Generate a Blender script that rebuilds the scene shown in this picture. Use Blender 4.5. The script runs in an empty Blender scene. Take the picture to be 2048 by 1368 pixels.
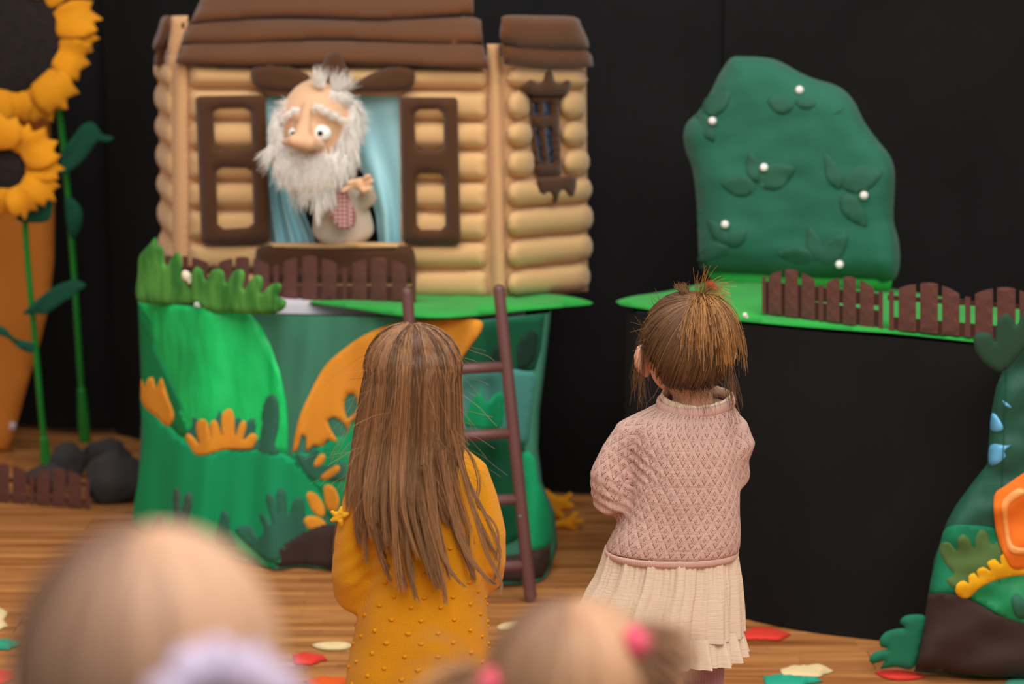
import bpy, bmesh, math, random
import numpy as np
from mathutils import Vector, Matrix, geometry, noise
random.seed(7); RNG = np.random.default_rng(7)
PI = math.pi
sc = bpy.context.scene
C = sc.collection

# ------------------------------------------------------------------ camera
FPX, PITCH, CAMH = 4835.0, math.atan(842/4835.0), 1.66
cd = bpy.data.cameras.new('camera'); cam = bpy.data.objects.new('camera', cd); C.objects.link(cam)
cam.location = (0, 0, CAMH); cam.rotation_euler = (PI/2-PITCH, 0, 0)
cd.sensor_width = 36; cd.lens = FPX*36/2048; cd.clip_start = .05
cd.dof.use_dof = True; cd.dof.focus_distance = 4.42; cd.dof.aperture_fstop = 3.4
sc.camera = cam
# ------------------------------------------------------------------ world, lights, exposure
w = bpy.data.worlds.new('world'); sc.world = w; w.use_nodes = True
w.node_tree.nodes['Background'].inputs[0].default_value = (1, .965, .92, 1)
w.node_tree.nodes['Background'].inputs[1].default_value = .50
def area(name, loc, target, sx, sy, power, col=(1, .955, .89)):
    l = bpy.data.lights.new(name, 'AREA'); l.shape = 'RECTANGLE'; l.size = sx; l.size_y = sy
    l.energy = power; l.color = col
    o = bpy.data.objects.new(name, l); C.objects.link(o); o.location = loc
    o.rotation_euler = (Vector(target)-Vector(loc)).to_track_quat('-Z', 'Y').to_euler()
    return o
area('hall_ceiling_light', (.9, 1.6, 3.4), (0, 5.6, .7), 3.6, 1.6, 135)
area('stage_ceiling_light', (-.2, 4.7, 3.3), (-.1, 6.0, .6), 3.6, 1.0, 62)
sc.view_settings.view_transform = 'Standard'; sc.view_settings.look = 'None'
sc.view_settings.gamma = 1; sc.view_settings.use_curve_mapping = False
sc.view_settings.exposure = 0.0

# ------------------------------------------------------------------ measuring helpers (real depths, calibrated from the photo)
CP, SP = math.cos(PITCH), math.sin(PITCH)
def ray(px, py):
    u = (px-1024)/FPX; v = (684-py)/FPX
    return (u, CP+v*SP, -SP+v*CP)
def P(px, py, Y):
    d = ray(px, py); t = Y/d[1]
    return Vector((d[0]*t, Y, CAMH+d[2]*t))
def F(px, py, z=0.0):
    d = ray(px, py); t = (z-CAMH)/d[2]
    return Vector((d[0]*t, d[1]*t, z))
def proj(p):
    x, y, z = p[0], p[1], p[2]-CAMH
    f = y*CP-z*SP; u = y*SP+z*CP
    return 1024+FPX*x/f, 684-FPX*u/f
class Plane:
    """upright plane through two plan points"""
    def __init__(s, a, b):
        s.a = Vector((a[0], a[1])); s.b = Vector((b[0], b[1]))
        d = (s.b-s.a).normalized(); s.n = Vector((d.y, -d.x))
        if s.n.y > 0: s.n = -s.n
    def __call__(s, px, py, off=0.0):
        d = ray(px, py); k = s.n.x*d[0]+s.n.y*d[1]
        t = (s.n.dot(s.a)+off)/k
        return Vector((d[0]*t, d[1]*t, CAMH+d[2]*t))
def plane_px(pa, ya, pb, yb, py=600):
    A = P(pa, py, ya); B = P(pb, py, yb)
    return Plane((A.x, A.y), (B.x, B.y))

# ------------------------------------------------------------------ materials
def lin(c):
    return tuple(((x/255)/12.92 if x/255 <= .04045 else ((x/255+.055)/1.055)**2.4) for x in c)
MATS = {}
def mat(name, rgb, rough=.85, bump=0.0, bscale=200, var=.12, vscale=6, sheen=0.0, spec=.3, weave=0, k=1.0, wr=0.0, wrs=9):
    if name in MATS: return MATS[name]
    m = bpy.data.materials.new(name); m.use_nodes = True; MATS[name] = m
    nt = m.node_tree; N = nt.nodes; L = nt.links; b = N['Principled BSDF']
    c = [x*k for x in lin(rgb)]
    b.inputs['Roughness'].default_value = rough
    b.inputs['Specular IOR Level'].default_value = spec
    if sheen:
        b.inputs['Sheen Weight'].default_value = sheen; b.inputs['Sheen Roughness'].default_value = .5
    tc = N.new('ShaderNodeTexCoord')
    nz = N.new('ShaderNodeTexNoise'); nz.inputs['Scale'].default_value = vscale; nz.inputs['Detail'].default_value = 5
    L.new(tc.outputs['Object'], nz.inputs['Vector'])
    r = N.new('ShaderNodeValToRGB'); L.new(nz.outputs['Fac'], r.inputs['Fac'])
    r.color_ramp.elements[0].position = .3; r.color_ramp.elements[1].position = .7
    r.color_ramp.elements[0].color = (*[x*(1-var) for x in c], 1); r.color_ramp.elements[1].color = (*[min(1, x*(1+var)) for x in c], 1)
    L.new(r.outputs['Color'], b.inputs['Base Color'])
    prev = None
    def addbump(h, dist, strength, prev):
        bp = N.new('ShaderNodeBump'); bp.inputs['Distance'].default_value = dist; bp.inputs['Strength'].default_value = strength
        L.new(h, bp.inputs['Height'])
        if prev: L.new(prev, bp.inputs['Normal'])
        return bp.outputs['Normal']
    if wr:
        n3 = N.new('ShaderNodeTexNoise'); n3.inputs['Scale'].default_value = wrs; n3.inputs['Detail'].default_value = 2
        mp = N.new('ShaderNodeMapping'); mp.inputs['Scale'].default_value = (1.6, 1.6, .5); mp.inputs['Rotation'].default_value = (0, .35, 0)
        L.new(tc.outputs['Object'], mp.inputs['Vector']); L.new(mp.outputs['Vector'], n3.inputs['Vector'])
        prev = addbump(n3.outputs['Fac'], wr, 1.0, prev)
    if bump:
        n2 = N.new('ShaderNodeTexNoise'); n2.inputs['Scale'].default_value = bscale; n2.inputs['Detail'].default_value = 3
        L.new(tc.outputs['Object'], n2.inputs['Vector'])
        prev = addbump(n2.outputs['Fac'], bump, .6, prev)
    if prev: L.new(prev, b.inputs['Normal'])
    return m

# ------------------------------------------------------------------ object helpers
def tag(o, label=None, cat=None, group=None, kind=None):
    if label: o['label'] = label
    if cat: o['category'] = cat
    if group: o['group'] = group
    if kind: o['kind'] = kind
    return o
def thing(name, label, cat, loc=(0, 0, 0), rotz=0, group=None):
    o = bpy.data.objects.new(name, None); C.objects.link(o); o.empty_display_size = .1
    o.location = loc; o.rotation_euler = (0, 0, rotz)
    return tag(o, label, cat, group)
def world_of(o):
    M = Matrix.LocRotScale(o.location, o.rotation_euler, o.scale)
    return world_of(o.parent) @ M if o.parent else M
def link(name, me, m, parent=None, smooth=True, local=False):
    """mesh given in world coordinates unless local; parented keeping its place"""
    o = bpy.data.objects.new(name, me); C.objects.link(o)
    if m and not me.materials: me.materials.append(m)
    if smooth and len(me.polygons): me.polygons.foreach_set('use_smooth', [True]*len(me.polygons))
    if parent:
        o.parent = parent
        if not local: me.transform(world_of(parent).inverted())
    return o
def mesh(name, V, Fc, m, parent=None, smooth=True, local=False):
    me = bpy.data.meshes.new(name); me.from_pydata([tuple(v) for v in V], [], Fc); me.update()
    bm = bmesh.new(); bm.from_mesh(me); bmesh.ops.recalc_face_normals(bm, faces=bm.faces); bm.to_mesh(me); bm.free()
    return link(name, me, m, parent, smooth, local)
def from_bm(name, bm, m, parent=None, smooth=True, local=False):
    me = bpy.data.meshes.new(name); bm.to_mesh(me); bm.free()
    return link(name, me, m, parent, smooth, local)
class MB:
    def __init__(s): s.V = []; s.F = []
    def add(s, V, Fc):
        n = len(s.V); s.V += [tuple(v) for v in V]; s.F += [tuple(i+n for i in f) for f in Fc]; return s
    def tube(s, path, radii, seg=16, flat=None, round_ends=True):
        """closed swept tube; radii scalars or (r_side, r_up); rounded ends"""
        pts = [Vector(p) for p in path]; rr = [r if isinstance(r, (tuple, list)) else (r, r) for r in radii]
        up = Vector(flat) if flat else None
        if round_ends:
            d0 = (pts[0]-pts[1]).normalized(); d1 = (pts[-1]-pts[-2]).normalized()
            A, RA, B, RB = [], [], [], []
            for a in (80, 60, 35, 15):
                a = math.radians(a); A.append(pts[0]+d0*min(rr[0])*math.sin(a)); RA.append((rr[0][0]*math.cos(a), rr[0][1]*math.cos(a)))
            for a in (15, 35, 60, 80):
                a = math.radians(a); B.append(pts[-1]+d1*min(rr[-1])*math.sin(a)); RB.append((rr[-1][0]*math.cos(a), rr[-1][1]*math.cos(a)))
            pts = A+pts+B; rr = RA+rr+RB
        V = []; Fc = []; prev = None
        for i, p in enumerate(pts):
            t = (pts[min(i+1, len(pts)-1)]-pts[max(i-1, 0)]).normalized()
            if up is not None: u = up-t*up.dot(t)
            elif prev is None:
                u = Vector((0, 0, 1)) if abs(t.z) < .9 else Vector((0, 1, 0)); u = u-t*u.dot(t)
            else: u = prev-t*prev.dot(t)
            u.normalize(); prev = u; sd = t.cross(u)
            for k in range(seg):
                a = 2*PI*k/seg; V.append(p+sd*(math.cos(a)*rr[i][0])+u*(math.sin(a)*rr[i][1]))
        n = len(pts)
        for i in range(n-1):
            for k in range(seg):
                k2 = (k+1) % seg; Fc.append((i*seg+k, i*seg+k2, (i+1)*seg+k2, (i+1)*seg+k))
        Fc.append(tuple(reversed(range(seg)))); Fc.append(tuple((n-1)*seg+k for k in range(seg)))
        return s.add(V, Fc)
    def ell(s, c, r, rot=None, seg=24, rings=14):
        V = []; Fc = []; c = Vector(c); R = rot if rot else Matrix.Identity(3)
        V.append(c+R@Vector((0, 0, r[2])))
        for i in range(1, rings):
            a = PI*i/rings
            for k in range(seg):
                b = 2*PI*k/seg
                V.append(c+R@Vector((r[0]*math.sin(a)*math.cos(b), r[1]*math.sin(a)*math.sin(b), r[2]*math.cos(a))))
        V.append(c+R@Vector((0, 0, -r[2])))
        for k in range(seg): Fc.append((0, 1+k, 1+(k+1) % seg))
        for i in range(rings-2):
            for k in range(seg):
                a = 1+i*seg; Fc.append((a+k, a+seg+k, a+seg+(k+1) % seg, a+(k+1) % seg))
        e = len(V)-1; a = 1+(rings-2)*seg
        for k in range(seg): Fc.append((e, a+(k+1) % seg, a+k))
        return s.add(V, Fc)
    def box(s, c, h, rot=None):
        c = Vector(c); R = rot if rot else Matrix.Identity(3)
        V = [c+R@Vector((x*h[0], y*h[1], z*h[2])) for x in (-1, 1) for y in (-1, 1) for z in (-1, 1)]
        return s.add(V, [(0, 1, 3, 2), (4, 6, 7, 5), (0, 4, 5, 1), (2, 3, 7, 6), (0, 2, 6, 4), (1, 5, 7, 3)])
    def build(s, name, m, parent=None, smooth=True, local=False, bevel=0):
        if bevel:
            me = bpy.data.meshes.new(name); me.from_pydata(s.V, [], s.F); bm = bmesh.new(); bm.from_mesh(me)
            bmesh.ops.recalc_face_normals(bm, faces=bm.faces)
            bmesh.ops.bevel(bm, geom=bm.edges[:], offset=bevel, segments=2, affect='EDGES', profile=.6)
            bpy.data.meshes.remove(me)
            return from_bm(name, bm, m, parent, False, local)
        return mesh(name, s.V, s.F, m, parent, smooth, local)
    def remesh(s, voxel, smooth=6, factor=.5):
        me = bpy.data.meshes.new('tmp'); me.from_pydata(s.V, [], s.F); me.update()
        bm = bmesh.new(); bm.from_mesh(me); bmesh.ops.recalc_face_normals(bm, faces=bm.faces); bm.to_mesh(me); bm.free()
        o = bpy.data.objects.new('tmp', me); C.objects.link(o)
        r = o.modifiers.new('r', 'REMESH'); r.mode = 'VOXEL'; r.voxel_size = voxel; r.adaptivity = 0
        if smooth:
            q = o.modifiers.new('s', 'SMOOTH'); q.iterations = smooth; q.factor = factor
        dg = bpy.context.evaluated_depsgraph_get(); out = bpy.data.meshes.new_from_object(o.evaluated_get(dg))
        bpy.data.objects.remove(o); bpy.data.meshes.remove(me)
        return out

def catmull(pts, step, closed=True):
    pts = [np.array(p, float) for p in pts]; n = len(pts); out = []
    for i in range(n if closed else n-1):
        g = lambda j: pts[j % n] if closed else pts[max(0, min(n-1, j))]
        p0, p1, p2, p3 = g(i-1), g(i), g(i+1), g(i+2)
        k = max(1, int(round(np.linalg.norm(p2-p1)/step)))
        for j in range(k):
            t = j/k
            out.append(.5*((2*p1)+(-p0+p2)*t+(2*p0-5*p1+4*p2-p3)*t*t+(-p0+3*p1-3*p2+p3)*t**3))
    if not closed: out.append(pts[-1])
    return out
def resample(pts, step):
    out = []; n = len(pts)
    for i in range(n):
        a = np.array(pts[i], float); b = np.array(pts[(i+1) % n], float)
        k = max(1, int(round(np.linalg.norm(b-a)/step)))
        for j in range(k): out.append(a+(b-a)*j/k)
    return out
def inside(poly, X, Y):
    poly = np.array(poly); x0, y0 = poly[:, 0], poly[:, 1]; x1, y1 = np.roll(x0, -1), np.roll(y0, -1)
    r = np.zeros(len(X), bool)
    for a, b, c, d in zip(x0, y0, x1, y1):
        if b == d: continue
        cnd = ((b > Y) != (d > Y)); xx = a+(Y-b)*(c-a)/(d-b); r ^= cnd & (X < xx)
    return r
def bdist(loops, X, Y):
    D = np.full(len(X), 1e9)
    for lp in loops:
        lp = np.array(lp); A = lp; B = np.roll(lp, -1, 0)
        for a, b in zip(A, B):
            d = b-a; L2 = max(1e-9, d@d)
            t = np.clip(((X-a[0])*d[0]+(Y-a[1])*d[1])/L2, 0, 1)
            D = np.minimum(D, np.hypot(X-a[0]-t*d[0], Y-a[1]-t*d[1]))
    return D
def puff(name, poly, mp, m, parent=None, th=.02, edge=14, e0=.35, step=9, smooth=True, holes=(), back=0.0, disp=None, local=False, shade=True):
    """a cut-out panel of real thickness: outline in measured coordinates, mapped by mp(x, y, off); padded towards its middle"""
    cv = (lambda q: catmull(q, step)) if smooth else (lambda q: resample(q, step))
    outer = cv(poly); hl = [cv(h) for h in holes]; loops = [outer]+hl
    o = np.array(outer); x0, y0 = o.min(0); x1, y1 = o.max(0)
    gx, gy = np.meshgrid(np.arange(x0+step*.5, x1, step), np.arange(y0+step*.5, y1, step))
    gx[1::2] += step*.5; gx = gx.ravel(); gy = gy.ravel()
    ok = inside(outer, gx, gy)
    for h in hl: ok &= ~inside(h, gx, gy)
    gx, gy = gx[ok], gy[ok]
    if len(gx):
        dd = bdist(loops, gx, gy); ok = dd > step*.45; gx, gy = gx[ok], gy[ok]
    pts = []; edges = []
    for lp in loops:
        s = len(pts); pts += [Vector(p) for p in lp]; n = len(lp); edges += [(s+i, s+(i+1) % n) for i in range(n)]
    pts += [Vector((a, b)) for a, b in zip(gx, gy)]
    vs, es, fs, *_ = geometry.delaunay_2d_cdt(pts, edges, [], 0, 1e-4)
    V2 = np.array([(v.x, v.y) for v in vs]); T = [tuple(f) for f in fs]
    cx = np.array([V2[list(f)].mean(0) for f in T]); ok = inside(outer, cx[:, 0], cx[:, 1])
    for h in hl: ok &= ~inside(h, cx[:, 0], cx[:, 1])
    T = [t for t, q in zip(T, ok) if q]
    d = bdist(loops, V2[:, 0], V2[:, 1]); q = np.clip(d/edge, 0, 1)
    H = th*(e0+(1-e0)*np.sqrt(1-(1-q)**2))
    n = len(V2); V = []
    for (x, y), h in zip(V2, H):
        V.append(mp(x, y, back+h+(disp(x, y) if disp else 0)))
    for x, y in V2: V.append(mp(x, y, back))
    Fc = list(T)+[tuple(i+n for i in reversed(t)) for t in T]
    cnt = {}
    for t in T:
        for i in range(3):
            a, b = t[i], t[(i+1) % 3]; cnt[(a, b)] = 1
    for (a, b) in list(cnt):
        if (b, a) not in cnt: Fc.append((b, a, a+n, b+n))
    return mesh(name, V, Fc, m, parent, shade, local)

def strands(name, paths, w0, w1, m, parent=None, seg=3, rnd=None, local=False, extra=None):
    """hair: every strand a tapering three-sided fibre; paths (N,K,3)"""
    Pn = np.asarray(paths, float); N_, K, _ = Pn.shape
    T = np.gradient(Pn, axis=1); T /= np.linalg.norm(T, axis=2, keepdims=True)+1e-9
    ref = np.array([.13, .9, .41]); ref /= np.linalg.norm(ref)
    U = np.cross(T, ref); U /= np.linalg.norm(U, axis=2, keepdims=True)+1e-9
    W = np.cross(T, U)
    t = np.linspace(0, 1, K); rad = (w0+(w1-w0)*t**1.5)*.5
    rs = RNG.uniform(.6, 1.35, (N_, 1)); R = rs*rad[None, :]
    ph = RNG.uniform(0, 2*PI, N_)
    V = np.empty((N_, K, seg, 3))
    for k in range(seg):
        a = ph+2*PI*k/seg
        V[:, :, k] = Pn+(U*np.cos(a)[:, None, None]+W*np.sin(a)[:, None, None])*R[..., None]
    V = V.reshape(-1, 3)
    base = (np.arange(N_)*K*seg)[:, None, None]+(np.arange(K-1)*seg)[None, :, None]
    k = np.arange(seg); k2 = (k+1) % seg
    Q = np.stack([base+k, base+k2, base+k2+seg, base+k+seg], -1).reshape(-1, 4)
    rv = RNG.random(N_) if rnd is None else rnd
    A = np.repeat(rv, K*seg); Tt = np.tile(np.repeat(t, seg), N_)
    nv0 = 0
    if extra:
        ev = np.array(extra.V); nv0 = len(V); V = np.concatenate([V, ev]); A = np.concatenate([A, np.full(len(ev), .15)]); Tt = np.concatenate([Tt, np.zeros(len(ev))])
    faces = Q.tolist()+([tuple(i+nv0 for i in f) for f in extra.F] if extra else [])
    me = bpy.data.meshes.new(name)
    sizes = np.array([len(f) for f in faces]); starts = np.concatenate([[0], np.cumsum(sizes)[:-1]])
    me.vertices.add(len(V)); me.vertices.foreach_set('co', V.ravel())
    flat = np.concatenate([np.array(f) for f in ([Q.ravel()]+[list(f) for f in faces[len(Q):]])]) if extra else Q.ravel()
    me.loops.add(len(flat)); me.loops.foreach_set('vertex_index', flat.astype(np.int32))
    me.polygons.add(len(faces)); me.polygons.foreach_set('loop_start', starts.astype(np.int32))
    me.update(calc_edges=True); me.validate()
    at = me.attributes.new('rnd', 'FLOAT', 'POINT'); at.data.foreach_set('value', A.astype(np.float32))
    at = me.attributes.new('tt', 'FLOAT', 'POINT'); at.data.foreach_set('value', Tt.astype(np.float32))
    return link(name, me, m, parent, True, local)
def hair_mat(name, dark, light, tip=None, rough=.42, tipf=.5, k=1.0):
    m = bpy.data.materials.new(name); m.use_nodes = True; N = m.node_tree.nodes; L = m.node_tree.links; b = N['Principled BSDF']
    a = N.new('ShaderNodeAttribute'); a.attribute_name = 'rnd'; t = N.new('ShaderNodeAttribute'); t.attribute_name = 'tt'
    r = N.new('ShaderNodeValToRGB'); L.new(a.outputs['Fac'], r.inputs['Fac'])
    r.color_ramp.elements[0].color = (*[x*k for x in lin(dark)], 1); r.color_ramp.elements[1].color = (*[x*k for x in lin(light)], 1)
    r.color_ramp.elements[0].position = .1; r.color_ramp.elements[1].position = .95
    mx = N.new('ShaderNodeMix'); mx.data_type = 'RGBA'
    mu = N.new('ShaderNodeMath'); mu.operation = 'MULTIPLY'; mu.inputs[1].default_value = tipf; L.new(t.outputs['Fac'], mu.inputs[0])
    L.new(mu.outputs[0], mx.inputs['Factor']); L.new(r.outputs['Color'], mx.inputs['A']); mx.inputs['B'].default_value = (*[x*k for x in lin(tip or light)], 1)
    L.new(mx.outputs['Result'], b.inputs['Base Color']); b.inputs['Roughness'].default_value = rough
    b.inputs['Specular IOR Level'].default_value = .45
    return m
# ================================================================== SETTING
m_black = mat('black_cloth', (26, 26, 27), .95, .0006, 500, .15, 3, spec=.12, wr=.02, wrs=3)
def floor_mat():
    m = bpy.data.materials.new('wood_floor'); m.use_nodes = True; N = m.node_tree.nodes; L = m.node_tree.links; b = N['Principled BSDF']
    tc = N.new('ShaderNodeTexCoord'); mp = N.new('ShaderNodeMapping'); mp.inputs['Scale'].default_value = (1.2, 16, 16)
    oi = N.new('ShaderNodeObjectInfo'); ad = N.new('ShaderNodeVectorMath'); ad.operation = 'ADD'
    cx = N.new('ShaderNodeCombineXYZ'); mu = N.new('ShaderNodeMath'); mu.operation = 'MULTIPLY'; mu.inputs[1].default_value = 37
    L.new(oi.outputs['Random'], mu.inputs[0]); L.new(mu.outputs[0], cx.inputs[0]); L.new(mu.outputs[0], cx.inputs[1])
    L.new(tc.outputs['Object'], ad.inputs[0]); L.new(cx.outputs[0], ad.inputs[1]); L.new(ad.outputs[0], mp.inputs['Vector'])
    n = N.new('ShaderNodeTexNoise'); n.inputs['Scale'].default_value = 1.6; n.inputs['Detail'].default_value = 8; n.inputs['Distortion'].default_value = .6
    L.new(mp.outputs[0], n.inputs['Vector'])
    r = N.new('ShaderNodeValToRGB'); L.new(n.outputs['Fac'], r.inputs['Fac'])
    r.color_ramp.elements[0].position = .3; r.color_ramp.elements[1].position = .72
    r.color_ramp.elements[0].color = (*lin((150, 88, 42)), 1); r.color_ramp.elements[1].color = (*lin((226, 158, 96)), 1)
    # three strips of parquet across each board
    br = N.new('ShaderNodeTexBrick'); br.inputs['Scale'].default_value = 1; br.inputs['Brick Width'].default_value = .42; br.inputs['Row Height'].default_value = .0467
    br.inputs['Mortar Size'].default_value = .0008; br.inputs['Color1'].default_value = (1, 1, 1, 1); br.inputs['Color2'].default_value = (.74, .70, .66, 1); br.inputs['Mortar'].default_value = (.5, .42, .36, 1)
    L.new(ad.outputs[0], br.inputs['Vector'])
    mx = N.new('ShaderNodeMix'); mx.data_type = 'RGBA'; mx.blend_type = 'MULTIPLY'; mx.inputs['Factor'].default_value = .8
    L.new(r.outputs['Color'], mx.inputs['A']); L.new(br.outputs['Color'], mx.inputs['B']); L.new(mx.outputs['Result'], b.inputs['Base Color'])
    b.inputs['Roughness'].default_value = .38; b.inputs['Specular IOR Level'].default_value = .35
    return m
M_floor = floor_mat()
fl = MB().box((0, 4.2, -.035), (4.2, 4.6, .023)).build('floor', M_floor, None, False); tag(fl, kind='structure')
pk = {}
def plank_mesh(w, l):
    k = (round(l, 3),)
    if k not in pk:
        me = bpy.data.meshes.new('plank'); b = MB().box((0, 0, -.006), (l/2-.0008, w/2-.0008, .006)); me.from_pydata(b.V, [], b.F)
        bm = bmesh.new(); bm.from_mesh(me); bmesh.ops.recalc_face_normals(bm, faces=bm.faces)
        bmesh.ops.bevel(bm, geom=[e for e in bm.edges if all(v.co.z > -.001 for v in e.verts)], offset=.0012, segments=1, affect='EDGES'); bm.to_mesh(me); bm.free()
        me.materials.append(M_floor); pk[k] = me
    return pk[k]
PW = .14
for r in range(47):
    y = 1.25+PW*r; x = -3.98-random.choice([0, .4, .8, 1.2]); xe = 3.98
    while x < xe:
        l = 1.6
        o = bpy.data.objects.new('plank', plank_mesh(PW, l)); C.objects.link(o); o.location = (x+l/2, y, 0); o.parent = fl; x += l
for nm, x in (('wall_left', -4.05), ('wall_right', 4.05)):
    q_ = MB().box((x, 4.2, 1.7), (.05, 4.1, 1.7)).build(nm, mat('side_wall_paint', (212, 206, 196)), None, False); tag(q_, kind='structure')
wl = MB().box((-.4, 8.35, 1.7), (4.0, .05, 1.7)).build('wall_back', mat('wall_paint', (60, 58, 56)), None, False); tag(wl, kind='structure')

def curtain(name, label, pts, h, pleat=.02, freq=22, seed=1):
    pts = catmull(pts, .03, False); V = []; rows = 24; s = 0; last = None
    for p in pts:
        if last is not None: s += np.linalg.norm(p-last)
        last = p
        for j in range(rows+1):
            z = .004+(h-.004)*j/rows
            a = pleat*(math.sin(s*freq+seed)+.5*math.sin(s*freq*.43+seed*2+z*.6))*(.5+.5*noise.noise((s*1.3, z*.4, seed)))*(1.0)
            V.append((p[0]+.3*a, p[1]+a, z))
    n = len(pts); Fc = [(i*(rows+1)+j, (i+1)*(rows+1)+j, (i+1)*(rows+1)+j+1, i*(rows+1)+j+1) for i in range(n-1) for j in range(rows)]
    return tag(mesh(name, V, Fc, m_black), label, 'curtain', 'black backdrop curtains')
curtain('backdrop_curtain', 'black backdrop curtain at far left, behind the sunflowers', [(-3.95, 8.15), (-3.2, 8.1), (-2.2, 8.0), (-1.25, 7.8)], 3.1, .03, 14, 1)
curtain('backdrop_curtain', 'black backdrop curtain hanging behind the log cabin', [(-1.3, 7.75), (-.7, 7.3), (-.1, 6.98), (.62, 6.88)], 3.1, .014, 16, 2)
curtain('backdrop_curtain', 'black backdrop curtain at the right, behind the green bush', [(.60, 6.86), (1.2, 6.8), (2.3, 6.72), (3.95, 6.7)], 3.1, .012, 15, 5)

# ================================================================== LEFT TABLE, DRAPE
m_tan = mat('tan_fleece', (210, 168, 116), .9, .0008, 420, .05, 5, .25)
m_tan2 = mat('tan_fleece_trim', (204, 158, 112), .9, .0008, 420, .05, 5, .25)
m_roof = mat('brown_roof_fleece', (92, 53, 23), .92, .0008, 420, .07, 6, .25)
m_brown = mat('dark_brown_felt', (75, 44, 21), .92, .0008, 420, .07, 6, .2)
m_white = mat('white_board', (226, 222, 232), .5)
m_fence = mat('brown_foam_board', (92, 54, 46), .8, .0004, 500, .05, 8, .1)
m_mat = mat('vivid_green_mat', (38, 160, 62), .8, .0006, 300, .1, 9, .1)
DP = plane_px(275, 6.22, 1090, 5.87, 850)
def dfold(px, py):
    t = max(0, min(1, (py-600)/500))
    a = .020*math.sin(px*.036+1.1*math.sin(py*.006)+.4)*(.35+.8*t)
    a += .008*math.sin(px*.094+1.4*math.sin(py*.009+px*.01))*(.4+.6*t)
    a += .010*noise.noise((px*.012, py*.004, 3.3))
    if px > 960: a -= ((px-960)/140)**2*.14
    if px < 430: a -= ((430-px)/155)**2*.20
    return a
def DM(px, py, off=0.0): return DP(px, py, off+dfold(px, py))
def interp(x, tb):
    if x <= tb[0][0]: return tb[0][1]
    for (a, b), (c, d) in zip(tb, tb[1:]):
        if x <= c: return b+(d-b)*(x-a)/(c-a)
    return tb[-1][1]
TOPY = [(262, 599), (380, 611), (480, 622), (575, 630), (780, 634), (960, 640), (1100, 626)]
def ybot(px):
    lo, hi = 900, 1300
    for _ in range(26):
        mid = (lo+hi)/2
        if DM(px, mid).z > .006: lo = mid
        else: hi = mid
    return lo
dt = thing('table_drape', 'painted jungle cloth draped over the puppet table, green with orange shapes', 'cloth', DM(680, ybot(680)))
dt.location.z = 0
xL = [(0, 276), (.45, 284), (.8, 276), (1, 262)]; xR = [(0, 1096), (.2, 1082), (.38, 1069), (.52, 1066), (.65, 1074), (.78, 1100), (.92, 1107), (1, 1092)]
NC, NR = 150, 60; cols = []
for i in range(NC+1):
    s = i/NC; col = []
    for j in range(NR+1):
        t = j/NR; px = interp(t, xL)*(1-s)+interp(t, xR)*s
        py = interp(px, TOPY)*(1-t)+ybot(px)*t; col.append(DM(px, py))
    cols.append(col)
lret = [[v+Vector((.02*math.sin(k*.8+.3)-.01*k/6, k*.06, 0)) for v in cols[0]] for k in range(7, 0, -1)]
rret = [[v+Vector((.02*math.sin(k*.9+j*.02)-.006*k, k*.06, 0)) for j, v in enumerate(cols[-1])] for k in range(1, 8)]
G = lret+cols+rret
V = [v for c in G for v in c]; n = NR+1
mesh('cloth', V, [(i*n+j, (i+1)*n+j, (i+1)*n+j+1, i*n+j+1) for i in range(len(G)-1) for j in range(NR)], mat('teal_green_cotton', (62, 128, 104), .9, .0005, 500, .06, 5), dt)
G1 = mat('emerald_satin', (6, 206, 106), .5, 0, 200, .22, 4, spec=.45, wr=.03, wrs=7)
G2 = mat('jade_cotton', (14, 156, 100), .85, .0004, 400, .08, 5)
G3 = mat('slate_green_felt', (48, 108, 88), .9, .0004, 400, .06, 5)
G4 = mat('deep_green_cotton', (10, 84, 56), .9, .0004, 400, .08, 5)
G5 = mat('sea_teal_cotton', (70, 142, 132), .85, .0004, 400, .08, 5)
G6 = mat('grey_felt', (66, 98, 88), .9)
O1 = mat('orange_cotton', (226, 150, 46), .85, .0004, 400, .06, 5)
BR = mat('umber_cloth', (62, 46, 42), .92, .0004, 400, .12, 6, wr=.006)
def ap(name, poly, m, off=.003, **k):
    k.setdefault('th', .0018); k.setdefault('edge', 4); k.setdefault('e0', .4); k.setdefault('step', 12)
    return puff(name, poly, DM, m, dt, back=off*.4, **k)
bt = [(p, ybot(p)) for p in range(270, 1100, 40)]
ap('satin_hill', [(277, 602), (380, 613), (500, 626), (520, 650), (541, 690), (560, 745), (572, 800), (576, 860), (575, 908), (520, 912), (430, 915), (395, 905), (350, 870), (284, 790), (282, 700)], G1, smooth=False, step=14)
ap('jade_ground', [(283, 780), (330, 845), (368, 880), (410, 905), (455, 897), (520, 899), (570, 908), (605, 935), (632, 968), (650, 1010), (640, 1060), (600, 1100), (540, 1135), (480, 1108), (420, 1092), (350, 1080), (270, 1055), (276, 960), (286, 880)], G2, .006)
ap('hill_shade_patch', [(276, 604), (300, 640), (318, 700), (345, 760), (372, 830), (392, 880), (360, 872), (320, 835), (284, 790), (281, 700)], mat('satin_shade_green', (10, 132, 74), .85), .006, smooth=False)  # darker green overlay paints the shadow down the hill's left side
ap('fern_frond', [(515, 900), (522, 860), (524, 815), (535, 792), (548, 790), (557, 805), (558, 850), (550, 890), (560, 905), (540, 912)], G3, .007, step=8)
ap('fern_frond', [(372, 880), (385, 850), (384, 835), (396, 838), (405, 860), (430, 840), (440, 820), (448, 845), (480, 835), (486, 850), (500, 838), (512, 840), (512, 870), (520, 905), (440, 900)], G3, .007, step=8)
ap('orange_leaf', [(283, 757), (288, 775), (296, 756), (306, 754), (312, 775), (322, 755), (328, 768), (338, 800), (348, 828), (344, 845), (334, 853), (315, 836), (284, 806)], O1, .010, step=8)
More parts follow.
